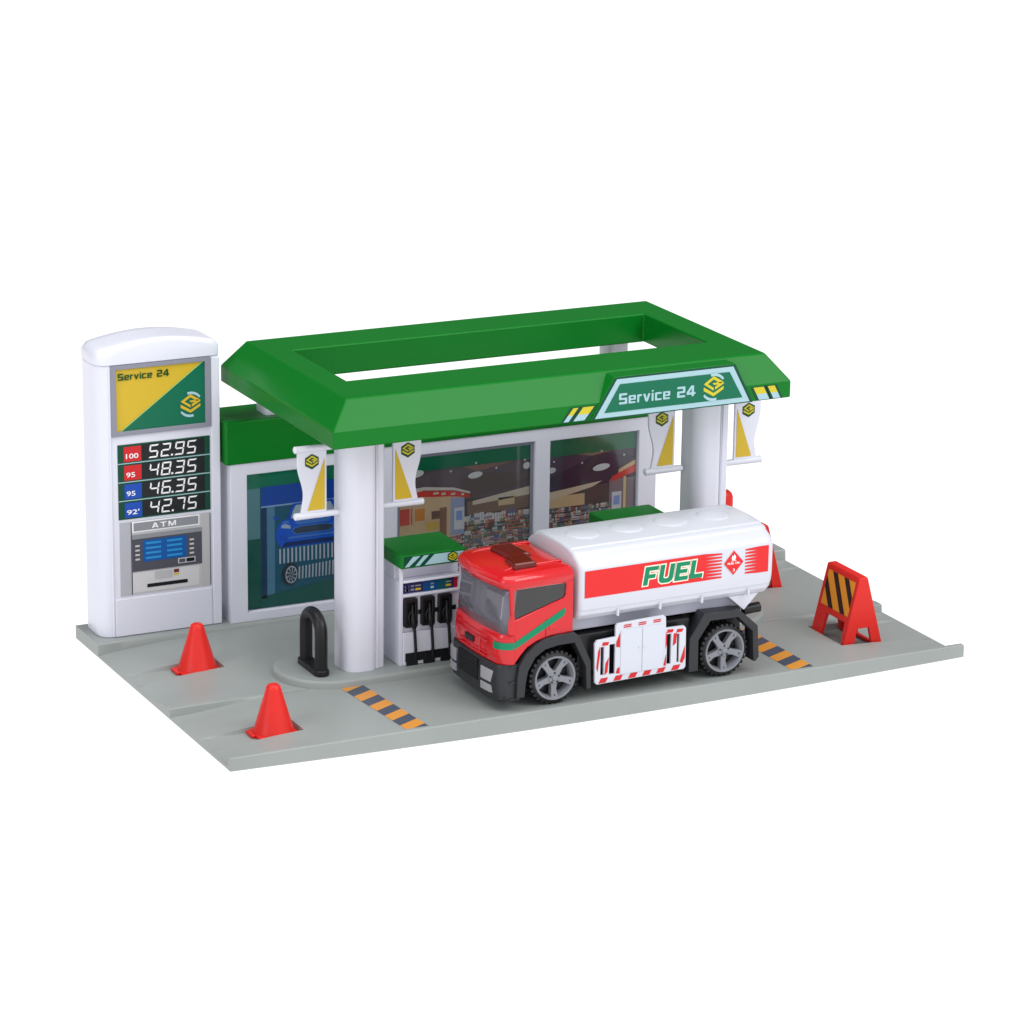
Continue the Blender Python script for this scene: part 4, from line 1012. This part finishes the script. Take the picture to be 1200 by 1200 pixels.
    for sg in (0, 1):
        for za, zb_ in ((1.18, 1.70), (0.74, 1.06)):
            mb = MB(); Y = [0.40, 0.72, 1.05, 1.38]; vs = []
            for i_, y in enumerate(Y):
                x = [-0.035, -0.14, -0.175, -0.19][i_]; yy = y if sg == 0 else WY-0.1-(y-0.4)*0.8
                vs += [(x, yy, za+0.03*i_*0), (x, yy, zb_), (x+0.15, yy, za), (x+0.15, yy, zb_)]
            rg = [[vs[4*i], vs[4*i+1], vs[4*i+3], vs[4*i+2]] for i in range(4)]
            mb.loft(rg, M_LAMP); mb.build('headlight', bp, bevel=0.02)
    # ---- fenders
    def fender(outer, inner, y0, y1, name):
        mb = MB(); poly = outer+inner[::-1]
        vf = curve_mesh([poly], extrude=(y1-y0)/2-0.03, bevel=0.03, offset=-0.03)
        Dec((0, (y0+y1)/2, 0), (1, 0, 0), (0, 0, 1)).mesh(mb, vf, M_DARK, 0, d=1)
        return mb.build(name, t, angle=40)
    ffo = [(0.70, 0.58), (0.74, 1.45), (0.82, 1.95), (1.14, 2.42), (1.54, 2.75), (1.99, 2.95), (2.58, 3.03), (3.34, 3.05), (3.58, 2.85), (4.12, 1.70), (4.16, 0.50)]
    ffi = [(1.08, 0.58), (1.12, 1.15), (1.22, 1.68), (1.55, 2.22), (2.0, 2.50), (2.6, 2.60), (3.36, 2.60), (3.90, 1.50), (3.94, 0.50)]
    rfo = [(8.80, 0.50), (8.82, 1.98), (9.52, 2.98), (11.2, 2.92), (12.12, 2.10), (12.22, 0.70), (12.06, 0.52)]
    rfi = [(9.26, 0.50), (9.24, 1.85), (9.80, 2.62), (11.15, 2.60), (11.88, 1.88), (11.95, 0.55)]
    for y0, y1 in ((-0.14, 0.55), (WY-0.55, WY+0.14)):
        fender(ffo, ffi, y0, y1, 'front_fender'); fender(rfo, rfi, y0, y1, 'rear_fender')
    # raised outer lip on the near fenders
    # ---- chassis
    mb = MB(); mb.box(0.9, 12.1, 1.25, 3.25, 0.75, 2.9, M_BLACK)
    mb.box(3.7, 9.0, 0.25, 4.25, 0.9, 2.75, M_BLACK)
    mb.box(1.25, 3.35, 0.6, 3.9, 2.3, 2.95, M_BLACK); mb.box(9.7, 11.6, 0.6, 3.9, 2.35, 2.9, M_BLACK)
    for x in (2.55, 10.62): mb.lathe([(0.2, 0), (0.2, 4.0)], (x, 0.25, 1.15), 'y', M_BLACK, 12)
    mb.build('chassis', t, bevel=0.04)
    mb = MB(); mb.tube([(11.9, 0.75, 2.55), (12.3, 0.7, 2.6), (12.65, 0.68, 2.62)], 0.22, M_BLACK, 12); mb.build('exhaust', t, angle=50)
    # ---- wheels
    for x in (2.55, 10.62):
        for near in (True, False):
            cy = 0.02 if near else WY-0.02; sg = 1 if near else -1; c = (x, cy, 1.15)
            mb = MB(); R0 = 1.09
            mb.lathe([(0.93, sg*0.03), (0.97, sg*0.0), (1.03, sg*0.03), (R0, sg*0.12), (R0, sg*1.0), (1.0, sg*1.1), (0.2, sg*1.1), (0.2, sg*0.6), (0.93, sg*0.58), (0.93, sg*0.03)], c, 'y', M_TYRE, 48, caps=False)
            for k in range(30):
                for row in (0, 1):
                    a = (k+0.5*row)*2*math.pi/30; w_ = 0.062
                    ya_, yb_ = (0.05, 0.50) if row == 0 else (0.58, 1.02)
                    def Q(aa, r, h): return (x+r*math.cos(aa), cy+sg*h, 1.15+r*math.sin(aa))
                    mb.loft([[Q(a-w_, 1.05, ya_), Q(a+w_, 1.05, ya_), Q(a+w_, 1.05, yb_), Q(a-w_, 1.05, yb_)],
                             [Q(a-w_*.8, 1.15, ya_+0.03), Q(a+w_*.8, 1.15, ya_+0.03), Q(a+w_*.8, 1.15, yb_), Q(a-w_*.8, 1.15, yb_)]], M_TYRE)
            w = mb.build('wheel', t, angle=40)
            mb = MB()
            # rim ring
            mb.loft([[(x+r*math.cos(q), cy+sg*h, 1.15+r*math.sin(q)) for q in [k*2*math.pi/48 for k in range(48)]] for r, h in ((0.95, 0.02), (0.93, -0.04), (0.86, -0.02), (0.80, 0.12), (0.78, 0.55), (0.95, 0.55))], M_RIM, closed=True)
            for k in range(5):
                a = math.radians(90+72*k+36); ca, sa = math.cos(a), math.sin(a)
                def Q(r, s_, h): return (x+r*ca-s_*sa, cy+sg*h, 1.15+r*sa+s_*ca)
                mb.loft([[Q(0.16, -0.15, 0.06), Q(0.16, 0.15, 0.06), Q(0.16, 0.13, 0.34), Q(0.16, -0.13, 0.34)],
                         [Q(0.50, -0.12, 0.10), Q(0.50, 0.12, 0.10), Q(0.50, 0.11, 0.36), Q(0.50, -0.11, 0.36)],
                         [Q(0.86, -0.17, 0.0), Q(0.86, 0.17, 0.0), Q(0.86, 0.17, 0.3), Q(0.86, -0.17, 0.3)]], M_RIM)
                mb.lathe([(0.045, -0.02), (0.045, 0.08)], Q(0.20, 0, 0.04) if False else (x+0.21*math.cos(a+0.63), cy+sg*0.02, 1.15+0.21*math.sin(a+0.63)), 'y', M_DARK, 8)
                mb.box(x+0.76*ca-0.03, x+0.76*ca+0.03, cy-0.01+sg*0.03, cy+0.01+sg*0.03, 1.15+0.76*sa-0.05, 1.15+0.76*sa+0.05, M_DARK)
            mb.lathe([(0.30, sg*0.30), (0.30, sg*0.09), (0.26, sg*0.04), (0.13, sg*0.03), (0.11, -sg*0.02), (0.04, -sg*0.03)], c, 'y', M_RIM, 28)
            mb.build('rim', w, bevel=0.015, seg=1, angle=40)
            mb = MB(); mb.lathe([(0.79, sg*0.42), (0.79, sg*0.5)], c, 'y', M_BLACK, 32); mb.build('brake_disc', w)
    # ---- tank
    half = [(1.55, 3.34), (1.98, 3.42), (2.22, 3.66), (2.27, 3.86), (2.33, 3.90), (2.385, 4.20), (2.40, 4.42), (2.40, 5.60), (2.33, 5.76), (2.12, 5.95), (1.80, 6.11), (1.74, 6.20), (1.60, 6.27), (1.46, 6.27), (1.38, 6.33), (0.7, 6.40)]
    sec = [(2.25-a, z) for a, z in half]+[(2.25, 6.41)]+[(2.25+a, z) for a, z in half[::-1]]
    mb = MB(); rings = []; cy, cz = 2.25, 4.9
    def ringx(x, s_, sz=None):
        sz = sz or s_
        return [(x, cy+(y-cy)*s_, cz+(z-cz)*sz) for y, z in sec]
    for x, s_ in ((3.56, 0.92), (3.575, 0.945), (3.62, 0.972), (3.69, 0.992), (3.78, 1.0), (12.48, 1.0), (12.62, 0.992), (12.72, 0.97), (12.79, 0.94), (12.82, 0.90)):
        rings.append(ringx(x, s_))
    mb.loft(rings, M_TRUCKW); tank = mb.build('tank', t, angle=28)
    for k in range(4):
        mb = MB(); mb.lathe([(0.78, -0.10), (0.78, 0.0), (0.72, 0.045), (0.58, 0.075), (0.001, 0.085)], (4.95+2.08*k, 2.25, 6.38), 'z', M_TRUCKW, 36)
        mb.build('hatch_cover', tank, angle=50)
    for yy in (2.25-2.42, 2.25+2.09):
        for x in (5.35, 7.35, 9.35, 11.6):
            mb = MB(); mb.box(x, x+0.10, yy+0.08, yy+0.25, 3.44, 3.74, M_TRUCKW)
            mb.build('tank_bracket', tank, bevel=0.03)
    for ya_ in (0.22, 4.08):
        mb = MB(); mb.loft([[(10.85, ya_, 3.42), (12.32, ya_, 3.42), (11.62, ya_, 2.74)], [(10.85, ya_+0.2, 3.42), (12.32, ya_+0.2, 3.42), (11.62, ya_+0.2, 2.74)]], M_TRUCKW)
        mb.build('rear_gusset', tank, bevel=0.03)
    mb = MB(); mb.box(3.42, 12.2, 0.55, 3.95, 2.86, 3.45, M_CHASS); mb.build('tank_cradle', t, bevel=0.05)
    # decals both sides
    for side in (0, 1):
        yy = -0.15 if side == 0 else 4.65
        if side == 0: d = Dec((3.95, yy, 0), (1, 0, 0), (0, 0, 1))
        else: d = Dec((12.4, yy, 0), (-1, 0, 0), (0, 0, 1))
        z0, z1 = 4.44, 5.59; mb = MB(); L_ = 6.30
        a0 = -0.19 if side == 0 else 0.1
        d.rect(mb, a0, 5.45, z0, z1, P_TRED, 1)
        n = 8; hh = (z1-z0)/n
        for k in range(n):
            b = z0+k*hh; d.poly(mb, [(5.45, b), (L_, b+hh*0.1), (L_, b+hh*0.52), (5.45, b+hh)], P_TRED, 1)
        for k in range(n):
            b = z0+k*hh; d.poly(mb, [(7.42, b+hh*0.3), (8.05, b), (8.05, b+hh), (7.42, b+hh*0.72)], P_TRED, 1)
        d.rect(mb, 8.05, 8.56, z0, z1, P_TRED, 1)
        mb.build('red_band', tank, smooth=False)
        # FUEL, bold slanted capitals
        sh = 0.15
        def glyph(ch):
            w, h, s_ = 0.72, 1.0, 0.25
            if ch == 'F': return [(0, 0), (s_, 0), (s_, 0.36), (0.62, 0.36), (0.62, 0.58), (s_, 0.58), (s_, 0.78), (0.74, 0.78), (0.74, 1), (0, 1)]
            if ch == 'E': return [(0, 0), (0.74, 0), (0.74, 0.22), (s_, 0.22), (s_, 0.39), (0.66, 0.39), (0.66, 0.60), (s_, 0.60), (s_, 0.78), (0.74, 0.78), (0.74, 1), (0, 1)]
            if ch == 'L': return [(0, 0), (0.72, 0), (0.72, 0.23), (s_, 0.23), (s_, 1), (0, 1)]
            if ch == 'U': return [(0.0, 0.28), (0.05, 0.10), (0.20, 0.0), (0.60, 0.0), (0.76, 0.10), (0.80, 0.28), (0.80, 1), (0.55, 1), (0.55, 0.32), (0.50, 0.24), (0.30, 0.24), (0.25, 0.32), (0.25, 1), (0, 1)]
        word = []; a = 0.0
        for ch in 'FUEL':
            g = glyph(ch); word.append([(a+x+sh*y, y) for x, y in g]); a += (0.90 if ch == 'U' else 0.84)
        full = curve_mesh(word); K = full[0]
        bx = (2.52, 5.36, 4.62, 5.40)
        kx = (bx[1]-bx[0])/(max(p[0] for p in K)-min(p[0] for p in K)); ky = bx[3]-bx[2]
        word = [[(bx[0]+x*kx, bx[2]+y*ky) for x, y in g] for g in word]
        mb = MB(); d.mesh(mb, curve_mesh(word, offset=0.055), P_CREAM, 2)
        d.mesh(mb, curve_mesh(word, offset=0.0), P_TGRN, 3); mb.build('lettering', tank, smooth=False)
        # flammable diamond
        mb = MB(); cx, cz_ = 6.86, 5.04; r = 0.50
        d.poly(mb, [(cx, cz_-r*1.06), (cx+r*0.94, cz_), (cx, cz_+r*1.06), (cx-r*0.94, cz_)], P_TRED, 2)
        d.poly(mb, [(cx-0.09, cz_+0.12), (cx+0.06, cz_+0.12), (cx+0.10, cz_+0.24), (cx+0.02, cz_+0.38), (cx-0.02, cz_+0.26), (cx-0.07, cz_+0.34), (cx-0.11, cz_+0.22)], P_WHT, 3)
        d.rect(mb, cx-0.12, cx+0.11, cz_+0.075, cz_+0.10, P_WHT, 3)
        d.text(mb, 'FUEL OIL', (cx-0.30, cx+0.30, cz_-0.06, cz_+0.03), P_WHT, 3, bold=0.03)
        d.text(mb, '3', (cx-0.035, cx+0.045, cz_-0.38, cz_-0.25), P_WHT, 3, bold=0.03)
        mb.build('hazard_diamond', tank, smooth=False)
    # ---- side cabinet with slotted guards
    outl = [(4.42, 0.62), (8.55, 0.70), (8.64, 0.80), (8.62, 2.50), (8.52, 2.60), (7.66, 2.62), (7.64, 3.10), (7.54, 3.20), (5.36, 3.14), (5.27, 3.04), (5.27, 2.58), (4.40, 2.54), (4.30, 2.42), (4.32, 0.72)]
    slots = [[(4.58, 1.0), (4.74, 1.0), (4.74, 2.22), (4.58, 2.22)], [(4.99, 0.98), (5.26, 0.98), (5.26, 2.28), (4.99, 2.28)],
             [(7.72, 1.02), (7.92, 1.02), (7.92, 2.34), (7.72, 2.34)], [(8.20, 1.04), (8.31, 1.04), (8.31, 2.28), (8.20, 2.28)]]
    for side in (0, 1):
        yc = -0.08 if side == 0 else WY+0.08
        mb = MB(); vf = curve_mesh([outl]+slots, extrude=0.04, bevel=0.03, offset=-0.03)
        dd = Dec((0, yc, 0), (1, 0, 0), (0, 0, 1)) 
        dd.mesh(mb, vf, M_TRUCKW, 0, d=1)
        g = mb.build('side_guard', t, angle=40)
        yf = yc-0.07 if side == 0 else yc+0.07; sg = -1 if side == 0 else 1
        d = Dec((0, yf, 0), (1, 0, 0), (0, 0, 1)) if side == 0 else Dec((0, yf, 0), (-1, 0, 0), (0, 0, 1))
        mxx = (lambda pts: pts) if side == 0 else (lambda pts: [(-a, b) for a, b in pts])
        mb = MB()
        def dp(pts, l=1): d.poly(mb, mxx(pts), P_RED, l)
        for k in range(3): 
            a = 5.60+k*0.70
            for z in (2.92, 3.00): dp([(a, z+0.012*k), (a+0.36, z+0.012*k), (a+0.42, z+0.05+0.012*k), (a+0.06, z+0.05+0.012*k)])
        for k, a in enumerate((4.48, 5.18, 5.88, 6.55, 7.22, 7.92)):
            z = 0.67+0.012*k; dp([(a, z), (a+0.34, z), (a+0.46, z+0.21), (a+0.12, z+0.21)])
        # diagonal dashes on the slotted guards
        for a, z in ((4.62, 2.28), (8.14, 2.36), (7.68, 2.40)): dp([(a, z), (a+0.28, z), (a+0.34, z+0.13), (a+0.04, z+0.15)])
        dp([(4.37, 1.35), (4.44, 1.18), (4.54, 1.95), (4.54, 2.28), (4.44, 2.05)]); dp([(4.76, 1.0), (4.90, 1.1), (4.96, 1.75), (4.80, 1.5)])
        dp([(5.29, 2.36), (5.47, 2.75), (5.47, 2.1), (5.29, 2.15)]); dp([(5.29, 1.0), (5.47, 0.96), (5.47, 1.25), (5.36, 1.2)])
        dp([(8.34, 1.05), (8.40, 1.25), (8.58, 1.75), (8.58, 1.2), (8.46, 0.98)]); dp([(7.98, 1.8), (8.14, 1.9), (8.18, 2.34), (8.02, 2.34)])
        dp([(7.64, 2.5), (7.70, 2.3), (7.70, 1.9), (7.64, 1.7)]); dp([(7.56, 1.0), (7.68, 0.98), (7.68, 1.5), (7.62, 1.3)])
        mb.build('red_dashes', g, smooth=False)
        ya_, yb_ = (yf-0.03, yf) if side == 0 else (yf, yf+0.03)
        yk = ya_ if side == 0 else yb_
        for xa_, x in ((5.50, 6.38), (6.53, 6.62)):
            mb = MB(); mb.box(xa_, xa_+1.0, ya_, yb_, 0.92, 2.84, P_DOOR); mb.build('cabinet_door', g, bevel=0.02)
            mb = MB(); mb.lathe([(0.06, 0.03), (0.06, -0.02), (0.03, -0.04)] if side == 0 else [(0.06, -0.03), (0.06, 0.02), (0.03, 0.04)], (x, yk, 2.02), 'y', P_DOOR, 12)
            mb.build('knob', g, angle=50)
truck()

for o in list(bpy.data.objects):
    if o.name.startswith('tmp'): bpy.data.objects.remove(o)
scene.cycles.max_bounces = 8
scene.cycles.transparent_max_bounces = 12
